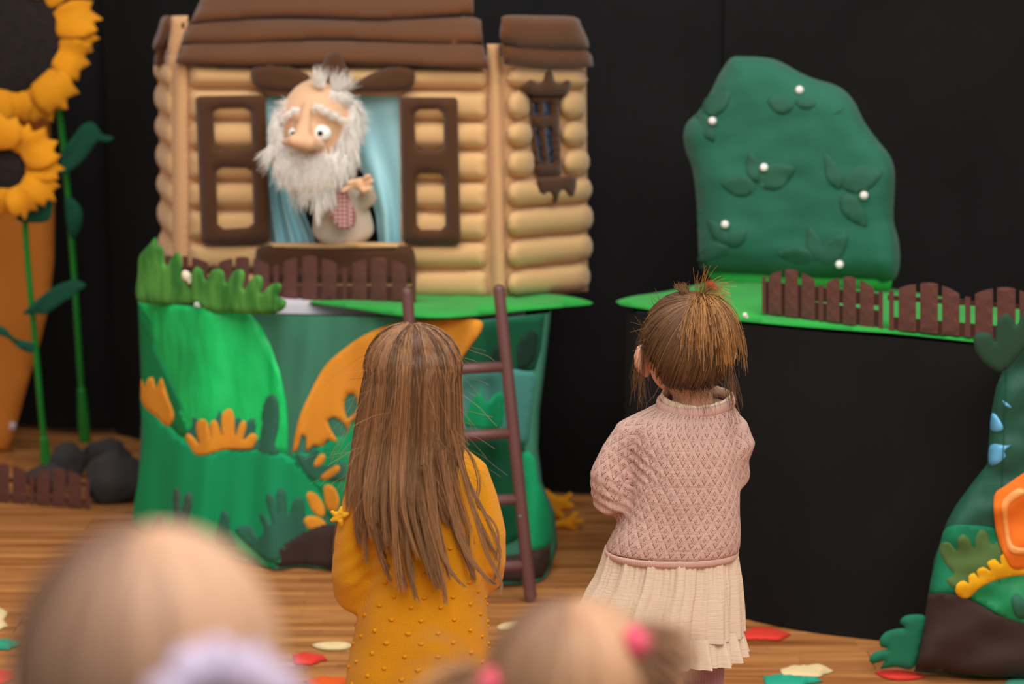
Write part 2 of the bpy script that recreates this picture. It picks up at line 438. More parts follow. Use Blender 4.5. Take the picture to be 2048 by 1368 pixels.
ap('orange_frond', [(398, 911), (380, 893), (371, 874), (377, 867), (390, 878), (398, 888), (392, 858), (395, 843), (408, 838), (417, 852), (421, 878), (420, 848), (431, 840), (440, 858), (444, 872), (443, 835), (452, 820), (463, 819), (469, 840), (470, 872), (478, 850), (487, 841), (493, 851), (487, 880), (503, 866), (514, 872), (511, 885), (500, 898), (450, 899)], O1, .011, step=6)
ap('orange_moon', [(585, 905), (597, 840), (622, 782), (648, 735), (675, 708), (720, 675), (772, 652), (830, 642), (962, 642), (935, 700), (905, 740), (870, 800), (800, 850), (740, 850), (716, 835), (703, 842), (696, 862), (690, 848), (668, 833), (655, 838), (660, 856), (675, 884), (655, 878), (645, 893), (627, 890), (613, 902), (612, 874), (604, 868), (594, 900)], O1, .010, step=11,
   holes=[[(689, 800), (697, 787), (706, 786), (714, 796), (716, 812), (708, 828), (696, 838), (690, 822)]])
ap('green_frond', [(650, 890), (665, 875), (690, 872), (700, 850), (725, 840), (800, 830), (800, 1010), (700, 1040), (655, 1030), (640, 985), (590, 930), (584, 905), (615, 908), (635, 895)], G2, .007)
ap('slate_frond', [(590, 905), (615, 912), (625, 895), (640, 905), (630, 925), (660, 930), (690, 925), (690, 960), (650, 962), (625, 960), (600, 930)], G3, .010, step=7)
for q in ([(627, 932), (634, 915), (645, 907), (651, 914), (646, 926), (634, 935)], [(640, 955), (652, 941), (670, 931), (681, 934), (676, 946), (660, 957), (648, 960)],
          [(647, 975), (658, 969), (670, 978), (678, 1000), (674, 1020), (665, 1025), (652, 1010)], [(613, 990), (622, 983), (636, 992), (648, 1012), (650, 1030), (640, 1034), (624, 1020)],
          [(606, 1042), (618, 1032), (640, 1036), (652, 1048), (640, 1058), (620, 1058)]): ap('orange_petal', q, O1, .012, step=6)
ap('dark_frond', [(470, 1060), (500, 1050), (515, 1075), (528, 1060), (518, 1030), (530, 1028), (545, 1050), (532, 1000), (536, 985), (546, 990), (556, 1030), (552, 990), (560, 975), (572, 985), (576, 1030), (588, 1000), (606, 995), (610, 1030), (606, 1080), (570, 1110), (540, 1125), (500, 1095)], G3, .012, step=8)
ap('grey_sprig', [(330, 1075), (348, 1045), (345, 1000), (350, 975), (360, 985), (362, 1025), (370, 990), (382, 985), (384, 1010), (376, 1050), (400, 1078)], G6, .012, step=7)
ap('grey_sprig', [(430, 1088), (436, 1050), (446, 1020), (458, 1030), (460, 1060), (472, 1090)], G3, .012, step=7)
ap('grey_sprig', [(300, 1068), (312, 1040), (322, 1030), (330, 1050), (345, 1075)], G6, .012, step=7)
lowb = [(p, ybot(p)-4) for p in (1085, 1040, 980, 920, 860, 800, 740, 680, 640, 600, 560)]
ap('brown_ground', [(528, 1112), (565, 1090), (600, 1068), (640, 1050), (700, 1048), (800, 1062), (900, 1085), (1000, 1112), (1060, 1105), (1102, 1085), (1100, 1130)]+lowb, BR, .014, smooth=False, step=16)
ap('dark_hill', [(960, 646), (1000, 641), (1090, 628), (1082, 700), (1070, 738), (1040, 745), (980, 735), (925, 745), (905, 742), (935, 702)], G4, .006, smooth=False)
ap('teal_pool', [(915, 762), (950, 744), (1000, 736), (1050, 742), (1072, 750), (1066, 800), (1060, 850), (1050, 890), (1000, 880), (940, 870), (900, 850)], G5, .009)
ap('leaf_hand', [(925, 850), (935, 820), (945, 800), (958, 780), (965, 775), (968, 800), (975, 805), (990, 788), (1003, 785), (1008, 800), (1005, 850), (980, 858), (950, 855)], G2, .012, step=8)
ap('deep_ground', [(890, 860), (960, 868), (1040, 880), (1050, 920), (1055, 1000), (1050, 1060), (1000, 1090), (900, 1080), (820, 1060), (780, 950)], G4, .012)
ap('jade_ground', [(1046, 905), (1068, 915), (1076, 960), (1092, 1000), (1103, 1050), (1100, 1088), (1070, 1100), (1040, 1095), (1046, 1000)], G2, .016)
for q in ([(985, 700), (1000, 690), (1012, 720), (1000, 738), (988, 735)], [(1035, 690), (1060, 660), (1075, 670), (1070, 715), (1050, 738), (1036, 735)]): ap('blackish_leaf', q, mat('blackish_green_felt', (20, 52, 40), .9), .010, step=8)  # small blackish green leaf shapes on the dark hill

tb = thing('puppet_table', 'white topped table under the jungle cloth, edge showing', 'table', (dt.location.x, dt.location.y+.3, 0))
a2, b2 = DP.a, DP.b; ud = (b2-a2).normalized(); nd = Vector((0, 1))
A0 = a2+ud*.06+nd*.20; A1 = a2+ud*.26+nd*.03; B0 = b2-ud*.05+nd*.17
Vt = [(*(A1), .664), (*(B0), .664), (*(B0+nd*.62), .664), (*(A0+nd*.62), .664)]; Vt += [(v[0], v[1], .688) for v in Vt]
bx = MB().add(Vt, [(3, 2, 1, 0), (4, 5, 6, 7), (0, 1, 5, 4), (1, 2, 6, 5), (2, 3, 7, 6), (3, 0, 4, 7)]); bx.build('tabletop', m_white, tb, False)
for q in (A0+ud*.05+nd*.06, B0-ud*.05+nd*.06, A0+ud*.05+nd*.56, B0-ud*.05+nd*.56):
    MB().tube([(q.x, q.y, 0), (q.x, q.y, .66)], [.016, .016], 12, round_ends=False).build('leg', mat('steel', (120, 120, 125), .4), tb)

ZT = .700
def HM(z0): return lambda px, py, off=0.0: F(px, py, z0+off)
def slabmat(name, label, poly, z0, th, m):
    o = puff(name, poly, HM(z0), m, None, th=th, edge=6, e0=.5, step=16, smooth=False)
    return tag(o, label, 'mat')
slabmat('grass_mat', 'bright green leaf-shaped mat under the log cabin', catmull([(618, 602), (700, 606), (850, 606), (1000, 598), (1185, 606), (1150, 612), (1060, 618), (960, 630), (880, 635), (800, 631), (700, 616)], 18) and
        [tuple(p) for p in catmull([(618, 603), (760, 598), (900, 585), (1100, 588), (1187, 606), (1130, 614), (1040, 622), (960, 631), (880, 636), (800, 632), (710, 618)], 18)], 0.692, .010, m_mat)

# ================================================================== LOG CABIN
FP = plane_px(345, 6.55, 1008, 6.20); RP = plane_px(1008, 6.20, 1182, 6.46)
hc = F(700, 592, ZT); house = thing('log_cabin', 'tan padded log cabin with brown roof on the puppet table', 'house', (FP(680, 590).x, FP(680, 590).y, ZT))
yl = [128, 178, 242, 300, 363, 419, 484, 545, 602]; yr = [133, 180, 243, 301, 363, 423, 482, 538, 599]
def rowy(x, i): return yl[i]+(yr[i]-yl[i])*(x-378)/(975-378)
def rr(x0, x1, f0, f1, r=8):
    """row-shaped rounded outline between the boundary curves f0 (upper) and f1"""
    g = 1.9; c = []
    r = min(r, (f1(x0)-f0(x0))*.48)
    for (x, s) in ((x0, 1), (x1, -1)):
        t, b = f0(x)+g, f1(x)-g
        q = [(x+s*r, t), (x+s*r*.3, t+r*.3), (x, t+r), (x, b-r), (x+s*r*.3, b-r*.3), (x+s*r, b)]
        c += q[::-1] if s == 1 else q
    xm = [(x0+(x1-x0)*k/4) for k in (1, 2, 3)]
    return c[:6]+[(x, f0(x)+g) for x in xm]+c[6:]+[(x, f1(x)-g) for x in reversed(xm)]
# rr returns left side bottom->top, upper edge, right side top->bottom, lower edge
puff('front_wall', [(345, 112), (1008, 112), (1008, 603), (345, 603)], FP, m_tan2, house, th=.012, edge=6, smooth=False, step=40, holes=[[(532, 192), (798, 192), (802, 485), (540, 485)]])
for i in range(8):
    segs = [(378, 530), (800, 975)] if 1 <= i <= 5 else [(378, 975)]
    for (x0, x1) in segs:
        puff('log', rr(x0, x1, lambda x: rowy(x, i), lambda x: rowy(x, i+1), 12), FP, m_tan, house, th=.036, edge=25, e0=.05, step=8, smooth=False, back=.012)
puff('corner_trim', [(347, 120), (377, 120), (379, 360), (378, 602), (347, 602)], FP, m_tan2, house, th=.02, edge=14, e0=.2, step=8, smooth=False, back=.012)
puff('corner_trim', [(974, 88), (1000, 88), (1004, 300), (1012, 602), (984, 602), (978, 300)], FP, m_tan2, house, th=.026, edge=14, e0=.2, step=8, smooth=False, back=.012)
# right side wall
ql = [135, 178, 241, 297, 358, 416, 477, 538, 596]; qr = [139, 180, 240, 295, 352, 406, 465, 523, 583]; xe = [1176, 1172, 1174, 1179, 1184, 1186, 1185, 1180]
def rowr(x, i): return ql[i]+(qr[i]-ql[i])*(x-1018)/(1180-1018)
puff('side_wall', [(1008, 112), (1172, 112), (1176, 582), (1008, 600)], RP, m_tan2, house, th=.012, edge=6, smooth=False, step=30)
for i in range(8):
    segs = [(1014, 1062+(i-1)*5), (1118+(i-1)*3, xe[i])] if 1 <= i <= 3 else [(1014, xe[i])]
    for (x0, x1) in segs:
        puff('log', rr(x0, x1, lambda x: rowr(x, i), lambda x: rowr(x, i+1), 20), RP, m_tan, house, th=.040, edge=24, e0=.05, step=7, smooth=False, back=.012)
# left side wall: log ends turn the corner and run back
cA = FP(346, 400); cB = P(322, 400, 6.84)
for i in range(8):
    z0 = FP(346, yl[i]).z; z1 = FP(346, yl[i+1]).z; zc = (z0+z1)/2; hh = (z0-z1)/2-.001
    MB().tube([(cA.x+.010, cA.y+.02, zc), (cB.x+.014, cB.y, zc)], [(.026, hh)]*2, 16, flat=(0, 0, 1)).build('log', m_tan, house)
zt, zb = FP(346, 112).z, FP(346, 602).z
Vb = [(cA.x, cA.y, zb), (cB.x, cB.y, zb), (cB.x, cB.y, zt), (cA.x, cA.y, zt)]; Vb += [(v[0]+.02, v[1], v[2]) for v in Vb]
MB().add(Vb, [(0, 1, 2, 3), (7, 6, 5, 4), (0, 4, 5, 1), (1, 5, 6, 2), (2, 6, 7, 3), (3, 7, 4, 0)]).build('side_wall', m_tan2, house, False)
# roof: overlapping fleece strips, each lower edge standing proud
def RM(px, py, off=0.0): return FP(px, py, off+.055-max(0, 132-py)*.0016)
def wav(x0, x1, y0, y1, a, s, n=9):
    return [(x0+(x1-x0)*k/n, y0+(y1-y0)*k/n+a*math.sin(k*.9+s)) for k in range(n+1)]
rf = MB()
puff('roof_strip', [(404, -34), (400, 2)]+wav(380, 948, 42, 30, 4.5, 2.2)+[(945, -34)], RM, m_roof, house, th=.034, edge=20, e0=.25, step=9, back=.060, smooth=False)
puff('roof_strip', [(372, 44), (420, 30), (700, 34), (930, 26), (962, 40)]+wav(966, 363, 83, 83, 4.5, .6), RM, m_roof, house, th=.034, edge=20, e0=.25, step=9, back=.030, smooth=False)
puff('roof_strip', [(362, 84), (420, 70), (700, 76), (930, 74), (966, 84)]+wav(977, 350, 134, 126, 3, 1.4), RM, m_roof, house, th=.034, edge=20, e0=.25, step=9, back=.004, smooth=False)
puff('ridge_board', [(636, -30), (704, -30), (704, 2), (636, 2)], RM, m_white, house, th=.012, edge=3, back=.075, smooth=False)
LR = plane_px(306, 6.74, 385, 6.60, 80)
puff('gable_post', [(343, 32), (376, 31), (378, 130), (340, 130), (336, 90)], FP, m_tan2, house, th=.02, edge=10, back=-.035, step=8, smooth=False)
puff('slit', [(363, 46), (368, 44), (369, 56), (364, 57)], FP, mat('black_slit', (14, 14, 14)), house, th=.002, back=-.014, step=5, smooth=False)
puff('side_roof_strip', [(322, 38), (330, 32), (342, 34), (340, 60), (330, 84), (318, 98), (307, 100), (307, 84), (316, 60)], LR, m_roof, house, th=.05, edge=14, step=6, back=.03)
puff('side_roof_strip', [(340, 66), (338, 86), (328, 112), (322, 128), (312, 133), (308, 122), (313, 100), (326, 78)], LR, m_roof, house, th=.05, edge=14, step=6, back=.0)
puff('white_edge', [(338, 86), (343, 88), (334, 118), (328, 118)], LR, m_white, house, th=.008, step=6, back=.03, smooth=False)
m_roof2 = m_roof
puff('side_roof_strip', [(1001, 84), (1090, 92), (1172, 97), (1184, 112), (1187, 133), (1150, 138), (1090, 139), (1040, 132), (1008, 129), (1003, 108)], RP, m_roof, house, th=.035, edge=22, e0=.3, step=8, back=.045, smooth=False)
puff('side_roof_strip', [(1003, 42), (1010, 31), (1080, 31), (1150, 34), (1162, 50), (1178, 88), (1170, 98), (1120, 99), (1060, 98), (1020, 92), (1000, 76)], RP, m_roof, house, th=.04, edge=26, e0=.3, step=8, back=.052)
# shutters, lintel, sill
puff('shutter', [(391, 196), (400, 192), (526, 190), (531, 195), (540, 478), (536, 485), (412, 489), (403, 482)], FP, m_brown, house, th=.022, edge=12, e0=.4, step=9, back=.046, smooth=False,
     holes=[[(426, 222), (440, 216), (488, 215), (501, 222), (504, 292), (494, 298), (440, 300), (430, 294)], [(432, 342), (444, 334), (492, 335), (504, 342), (507, 446), (496, 455), (448, 458), (435, 448)]])
puff('shutter', [(800, 194), (910, 195), (915, 200), (921, 484), (914, 490), (812, 488), (805, 480)], FP, m_brown, house, th=.022, edge=12, e0=.4, step=9, back=.046, smooth=False,
     holes=[[(829, 226), (838, 218), (876, 217), (887, 226), (888, 292), (880, 300), (838, 300), (831, 294)], [(832, 354), (840, 346), (880, 347), (889, 356), (891, 450), (882, 460), (842, 460), (834, 450)]])
puff('lintel_wing', [(501, 150), (510, 132), (540, 127), (575, 131), (610, 146), (645, 168), (652, 180), (600, 184), (540, 182), (510, 172)], FP, m_brown, house, th=.025, edge=14, step=8, back=.046)
puff('lintel_wing', [(700, 180), (715, 164), (745, 146), (785, 132), (812, 131), (828, 142), (829, 162), (820, 178), (780, 184), (730, 184)], FP, m_brown, house, th=.025, edge=14, step=8, back=.046)
puff('lintel_crest', [(632, 178), (632, 146), (645, 126), (655, 108), (672, 103), (684, 112), (690, 128), (697, 145), (696, 170), (680, 186), (648, 186)], FP, m_brown, house, th=.03, edge=14, step=8, back=.066)
puff('sill_board', [(511, 508), (520, 494), (560, 490), (660, 496), (760, 492), (812, 492), (827, 500), (832, 530), (828, 562), (800, 566), (560, 566), (515, 560)], FP, m_brown, house, th=.02, edge=12, step=9, back=.046)
puff('sill_pad', [(540, 486), (640, 488), (700, 484), (800, 488), (800, 496), (670, 499), (545, 496)], FP, m_tan, house, th=.03, edge=5, step=6, back=.04)
# side window
m_foil = mat('blue_foil_pane', (48, 60, 84), .2, 0, 200, .9, 60, spec=.9)
puff('window_frame', [(1060, 186), (1118, 184), (1123, 350), (1078, 352), (1070, 345)], RP, m_brown, house, th=.02, edge=8, step=7, back=.022, smooth=False,
     holes=[[(1064, 206), (1073, 205), (1075, 230), (1066, 231)], [(1086, 206), (1099, 205), (1101, 230), (1088, 231)], [(1068, 256), (1076, 256), (1086, 326), (1080, 327)], [(1090, 256), (1102, 256), (1107, 326), (1098, 327)]])
for q in ([(1062, 204), (1075, 203), (1077, 233), (1064, 234)], [(1084, 204), (1101, 203), (1103, 233), (1086, 234)], [(1066, 254), (1078, 254), (1088, 329), (1078, 330)], [(1088, 254), (1104, 254), (1109, 329), (1096, 330)]):
    puff('pane', q, RP, m_foil, house, th=.003, edge=2, step=6, back=.026, smooth=False)
puff('window_crest', [(1050, 178), (1056, 162), (1066, 160), (1078, 168), (1086, 162), (1092, 144), (1098, 138), (1105, 146), (1110, 162), (1120, 168), (1132, 160), (1142, 164), (1138, 182), (1125, 190), (1066, 190)], RP, m_brown, house, th=.02, edge=9, step=6, back=.045)
puff('window_apron', [(1074, 364), (1080, 356), (1148, 353), (1153, 362), (1152, 380), (1146, 392), (1136, 390), (1128, 380), (1120, 386), (1114, 404), (1106, 408), (1106, 392), (1098, 384), (1088, 390), (1080, 386)], RP, m_brown, house, th=.014, edge=6, step=6, back=.046)
# blue curtains inside the window
m_blue = mat('sky_blue_satin', (176, 232, 244), .42, 0, 200, .06, 4, spec=.5)
CPL = Plane(tuple(FP.a+(-FP.n)*.022), tuple(FP.b+(-FP.n)*.022))
def drapery(name, outline_l, outline_r, y0, y1, seed, amp=.012, freq=.2, label=None, off=0):
    V = []; nc, nr = 60, 40
    for i in range(nc+1):
        s = i/nc
        for j in range(nr+1):
            t = j/nr; py = y0+(y1-y0)*t; px = interp(py, outline_l)*(1-s)+interp(py, outline_r)*s
            wv = amp*(.25+t)*(math.sin(s*freq*60+1.5*math.sin(t*3+seed))+.6*math.sin(s*freq*23+seed*2+t*2))
            V.append(CPL(px, py, off+wv))
    return mesh(name, V, [(i*(nr+1)+j, (i+1)*(nr+1)+j, (i+1)*(nr+1)+j+1, i*(nr+1)+j+1) for i in range(nc) for j in range(nr)], m_blue, house)
drapery('window_curtain', [(185, 529), (490, 540)], [(185, 640), (300, 620), (380, 596), (420, 606), (460, 622), (490, 632)], 186, 489, 1.0, .011, .30)
drapery('window_curtain', [(185, 690), (300, 712), (380, 738), (430, 752), (490, 758)], [(185, 798), (490, 808)], 186, 491, 2.3, .010, .15)

# ================================================================== PUPPET in the window
PP = FP
def PM(Y): return lambda px, py, off=0.0: P(px, py, Y-off)
YP = 6.27
pc = P(675, 480, YP+.07)
pup = thing('hand_puppet', 'hand puppet of a white-bearded old man leaning out of the cabin window', 'puppet', (pc.x, pc.y, pc.z))
m_skin = mat('puppet_fabric_skin', (222, 176, 138), .85, .0006, 400, .05, 8, .3)
def pp(px, py, dy=0.0): return P(px, py, YP+dy)
b = MB(); U = .00131
b.ell(pp(636, 250, .03), (76*U, 76*U, 92*U)); b.ell(pp(618, 262, -.02), (52*U, 50*U, 44*U))
b.tube([pp(616, 212, -.060), pp(609, 240, -.078), pp(604, 268, -.10)], [(11*U, 10*U), (12*U, 10*U), (17*U, 12*U)], 14)
b.tube([pp(570, 285, -.105), pp(590, 281, -.13), pp(614, 286, -.13), pp(638, 290, -.085)], [(9*U,7*U), (19*U,14*U), (23*U,17*U), (14*U,10*U)], 16)
b.tube([pp(640, 232, -.052), pp(655, 230, -.05), pp(676, 243, -.035)], [9*U, 11*U, 9*U], 12)
b.tube([pp(572, 240, -.035), pp(586, 232, -.06), pp(598, 238, -.07)], [6*U, 8*U, 8*U], 12)
me = b.remesh(.0055, 3); hd = link('head', me, m_skin, pup)
e = MB().ell(pp(642, 266, -.066), (21*U, 15*U, 17*U)).build('eyeball', mat('white_plastic', (245, 245, 240), .25), pup)
MB().ell(pp(640.5, 266.5, -.084), (6*U, 4*U, 5.5*U), seg=14, rings=8).build('pupil', mat('black_plastic', (12, 22, 22), .2), e)
e = MB().ell(pp(587, 266, -.066), (10*U, 13*U, 11*U)).build('eyeball', MATS['white_plastic'], pup)
MB().ell(pp(585.5, 267, -.082), (4*U, 4*U, 5*U), seg=14, rings=8).build('pupil', MATS['black_plastic'], e)
m_fur = hair_mat('white_fur', (250, 240, 230), (255, 252, 248), (255, 252, 248), .8, .4, 1.0)
def fur(name, seeds, n, ln, gdir, w, spread=.35, K=6, grav=.3):
    """seeds: (px,py,dy,rx,ry) blobs on which the fur roots"""
    out = []
    for _ in range(n):
        sx, sy, dy, rx, ry = random.choice(seeds)
        a = random.uniform(0, 2*PI); r = math.sqrt(random.random())
        ox, oy = r*math.cos(a)*rx, r*math.sin(a)*ry
        p = pp(sx+ox, sy+oy, dy-.03*math.sqrt(max(0, 1-r*r)))
        d = Vector((ox/rx*spread+gdir[0], -.25*math.sqrt(max(0, 1-r*r))+gdir[1], -oy/ry*spread+gdir[2])); d += Vector([random.gauss(0, .16) for _ in range(3)]); d.normalize()
        L_ = ln*random.uniform(.55, 1.2); q = [p]
        for k in range(K-1):
            d = (d+Vector((0, 0, -grav/K))).normalized(); q.append(q[-1]+d*L_/(K-1))
        out.append([tuple(v) for v in q])
    return strands(name, out, w, w*.3, m_fur, pup)
bk = MB()
bk.ell(pp(628, 345, -.01), (70*U, 60*U, 52*U)); bk.ell(pp(640, 372, .0), (42*U, 40*U, 30*U)); bk.ell(pp(692, 285, .03), (28*U, 40*U, 56*U)); bk.ell(pp(566, 310, .0), (24*U, 40*U, 40*U))
link('beard_core', bk.remesh(.008, 3), mat('white_fleece', (252, 242, 232), .95), pup)
fur('beard', [(625, 335, -.055, 62, 30), (588, 328, -.06, 38, 34), (660, 325, -.05, 40, 34), (628, 372, -.035, 46, 30), (690, 290, -.02, 26, 48), (705, 265, 0, 14, 60), (563, 290, -.02, 14, 44), (552, 258, .0, 10, 34)], 2900, .044, (-.02, -.1, -.8), .0017, .2)
fur('beard_tip', [(640, 385, -.03, 16, 10), (655, 378, -.03, 18, 10)], 240, .05, (.05, -.1, -1.1), .0018, .15)
fur('beard_tip', [(636, 410, -.045, 4, 20)], 60, .04, (0, -.1, -1.1), .0016, .1)
fur('beard_tip', [(548, 300, -.02, 8, 18)], 90, .05, (-.7, -.1, -.6), .0016, .2)
fur('hair_tuft', [(640, 172, -.02, 10, 8)], 120, .045, (-.15, 0, 1), .0016, .3, grav=-.1)
fur('hair_tuft', [(676, 178, .0, 16, 8)], 160, .045, (.35, 0, .8), .0016, .4, grav=.1)
fur('side_hair', [(668, 188, .0, 30, 12), (700, 215, .02, 18, 24), (712, 245, .03, 14, 30)], 900, .03, (.3, -.1, -.5), .0016)
fur('side_hair', [(578, 215, .02, 12, 14), (565, 235, .01, 8, 14)], 140, .030, (-.7, -.1, .1), .0015)
fur('eyebrow', [(632, 214, -.065, 10, 6), (648, 221, -.062, 12, 6), (664, 229, -.055, 12, 6), (680, 238, -.045, 10, 5)], 420, .016, (.6, -.3, -.3), .0016)
fur('eyebrow', [(594, 219, -.075, 8, 5), (582, 226, -.07, 8, 5), (572, 236, -.05, 6, 6)], 240, .014, (-.6, -.3, -.3), .0016)
m_shirt = mat('cream_linen', (222, 206, 188), .9, .0006, 400, .05, 6)
sb = MB(); sb.tube([pp(680, 400, .03), pp(684, 430, .045), pp(686, 458, .062)], [(46*U, 30*U), (58*U, 36*U), (64*U, 38*U)], 20, flat=(0, -1, 0))
sb.tube([pp(716, 410, .03), pp(738, 395, .0), pp(733, 378, -.03)], [20*U, 18*U, 15*U], 14)
link('shirt', sb.remesh(.008, 4), m_shirt, pup)
def emb():
    m = bpy.data.materials.new('red_embroidery'); m.use_nodes = True; N = m.node_tree.nodes; L = m.node_tree.links
    tc = N.new('ShaderNodeTexCoord'); ch = N.new('ShaderNodeTexChecker'); ch.inputs['Scale'].default_value = 130
    mp = N.new('ShaderNodeMapping'); mp.inputs['Rotation'].default_value = (0, .78, 0); L.new(tc.outputs['Object'], mp.inputs[0]); L.new(mp.outputs[0], ch.inputs['Vector'])
    ch.inputs['Color1'].default_value = (*lin((140, 44, 54)), 1); ch.inputs['Color2'].default_value = (*lin((200, 170, 165)), 1)
    L.new(ch.outputs['Color'], N['Principled BSDF'].inputs['Base Color']); N['Principled BSDF'].inputs['Roughness'].default_value = .9; return m
puff('embroidered_panel', [(672, 376), (690, 374), (700, 400), (712, 430), (708, 452), (694, 460), (672, 452), (650, 412), (656, 400)], lambda x, y, o=0: pp(x, y, -.033-o-.02*(1-((x-682)/40)**2)), emb(), pup, th=.003, edge=3, step=6)
hb = MB(); hb.ell(pp(722, 368, -.05), (20*U, 14*U, 13*U))
for q in ([(712, 368), (698, 374), (686, 382)], [(718, 364), (704, 364), (698, 366)], [(728, 362), (734, 354), (738, 352)], [(722, 376), (730, 382), (738, 378)], [(726, 368), (740, 366), (744, 362)]):
    hb.tube([pp(*q[0], -.055), pp(*q[1], -.07), pp(*q[2], -.075)], [7*U, 6.2*U, 4.6*U], 10)
link('hand', hb.remesh(.003, 2), m_skin, pup)
# ================================================================== FENCES, LADDER
def fence(name, label, mp, pickets, rails, loc, th=.012, group=None):
    t = thing(name, label, 'fence', loc, 0, group)
    for (x0, x1, ya, yb, za, zb) in pickets:
        if x1-x0 < 12: pl = [(x0, ya), (x1, yb), (x1, zb), (x0, za)]
        else:
            r = 1.5 if abs(ya-yb) > 6 else 2.0
            pl = [(x0, ya)]+[(x0+(x1-x0)*k/4, ya+(yb-ya)*k/4-r*math.sin(PI*k/4)*1.3) for k in (1, 2, 3)]+[(x1, yb), (x1, zb), (x0, za)]
        puff('post' if x1-x0 < 12 else 'picket', pl, mp, m_fence, t, th=th, edge=2.2, e0=.75, step=14, smooth=False, back=.008, shade=False)
    for pl in rails: puff('rail', pl, mp, m_fence, t, th=.008, edge=2, e0=.8, step=40, smooth=False, shade=False)
    return t
LFP = plane_px(365, 6.40, 832, 6.10, 600)
puf = [(326, 344, 516, 512, 596, 597), (365, 376, 512, 513, 598, 598), (384, 416, 515, 526, 598, 599), (422, 430, 531, 531, 599, 599), (438, 465, 525, 517, 599, 600), (471, 498, 516, 516, 600, 601), (507, 538, 517, 529, 601, 601), (548, 557, 530, 530, 601, 601),
       (567, 594, 525, 515, 601, 602), (605, 634, 513, 514, 602, 602), (644, 673, 517, 527, 602, 603), (685, 694, 534, 534, 603, 603), (705, 733, 528, 519, 603, 604), (742, 773, 517, 517, 604, 604), (784, 813, 520, 532, 604, 605), (823, 832, 539, 539, 605, 605)]
f1 = LFP(600, 602); fence('picket_fence', 'small brown picket fence in front of the log cabin', LFP, puf, [[(326, 532), (832, 537), (832, 552), (326, 547)], [(326, 568), (832, 573), (832, 602), (326, 597)]], (f1.x, f1.y, ZT))
ZR = .735
a = F(1525, 627, ZR); c = F(1940, 674, ZR); RFP = Plane((a.x, a.y), (c.x, c.y))
pur = [(1524, 1532, 552, 553, 625, 626), (1537, 1563, 553, 541, 627, 631), (1570, 1596, 540, 542, 632, 635), (1603, 1630, 545, 561, 636, 640), (1637, 1647, 569, 570, 641, 642), (1653, 1679, 565, 557, 643, 647), (1686, 1712, 555, 556, 648, 651), (1720, 1748, 560, 577, 653, 656), (1757, 1766, 582, 583, 658, 659),
       (1778, 1788, 582, 582, 660, 660), (1797, 1832, 577, 568, 661, 664), (1840, 1876, 567, 568, 665, 668), (1884, 1919, 571, 588, 669, 672), (1930, 1941, 593, 594, 673, 674), (1950, 1986, 588, 577, 675, 678), (1994, 2031, 576, 578, 679, 682), (2039, 2074, 580, 598, 683, 686), (2085, 2096, 604, 604, 687, 688)]
f2 = RFP(1750, 650); fence('picket_fence', 'dark brown picket fence along the green shelf edge at right', RFP, pur, [[(1524, 562), (1766, 588), (1766, 612), (1524, 596)], [(1775, 590), (2096, 612), (2096, 622), (1775, 600)], [(1524, 590), (1766, 622), (1766, 658), (1524, 625)], [(1778, 633), (2096, 660), (2096, 687), (1778, 660)]], (f2.x, f2.y, ZR))
a = F(0, 1003); c = F(178, 1016); BFP = Plane((a.x, a.y), (c.x, c.y))
pub = [(-38, -10, 936, 930, 1000, 1002), (-9, 19, 929, 931, 1002, 1004), (25, 53, 932, 942, 1005, 1007), (59, 68, 948, 948, 1008, 1009), (73, 100, 946, 938, 1009, 1011), (105, 131, 938, 939, 1012, 1013), (136, 163, 941, 952, 1014, 1015), (170, 179, 955, 955, 1016, 1017)]
fence('picket_fence', 'low brown picket fence on the floor below the sunflowers', BFP, pub, [[(-38, 952), (179, 964), (179, 974), (-38, 962)], [(-38, 984), (179, 998), (179, 1008), (-38, 994)]], (a.x+.1, a.y, 0), .014)

m_lad = mat('brown_painted_pipe', (104, 68, 66), .45, 0, 200, .06, 10, spec=.45)
RT, RB = P(1003, 592, 5.97), P(1062, 1203, 5.79)
RT = P(998, 580, 5.845)
RB = F(1061, 1205, .0); LT = P(814, 586, 5.845); LB = F(862, 1196, 0.0)
lad = thing('toy_ladder', 'brown wooden ladder leaning against the puppet table', 'ladder', ((LB.x+RB.x)/2, (LB.y+RB.y)/2, 0))
off = Vector((0, 0, .016))
MB().tube([RT, RB+off], [.0145, .0155], 16).build('rail', m_lad, lad); MB().tube([LT, LB+off], [.0145, .0155], 16).build('rail', m_lad, lad)
def on(a, b, py):
    lo, hi = 0.0, 1.0
    for _ in range(30):
        m_ = (lo+hi)/2
        if proj(a+(b-a)*m_)[1] < py: lo = m_
        else: hi = m_
    return a+(b-a)*lo
for (ly, ry) in ((744, 733), (878, 866), (1008, 998), (1142, 1130)):
    MB().tube([on(LT, LB, ly), on(RT, RB, ry)], [.0135, .0135], 14, round_ends=False).build('rung', m_lad, lad)
MB().ell(on(RT, RB, 1030)+Vector((-.004, -.016, 0)), (.004, .003, .004), seg=10, rings=6).build('screw', mat('steel', (120, 120, 125), .4), lad)

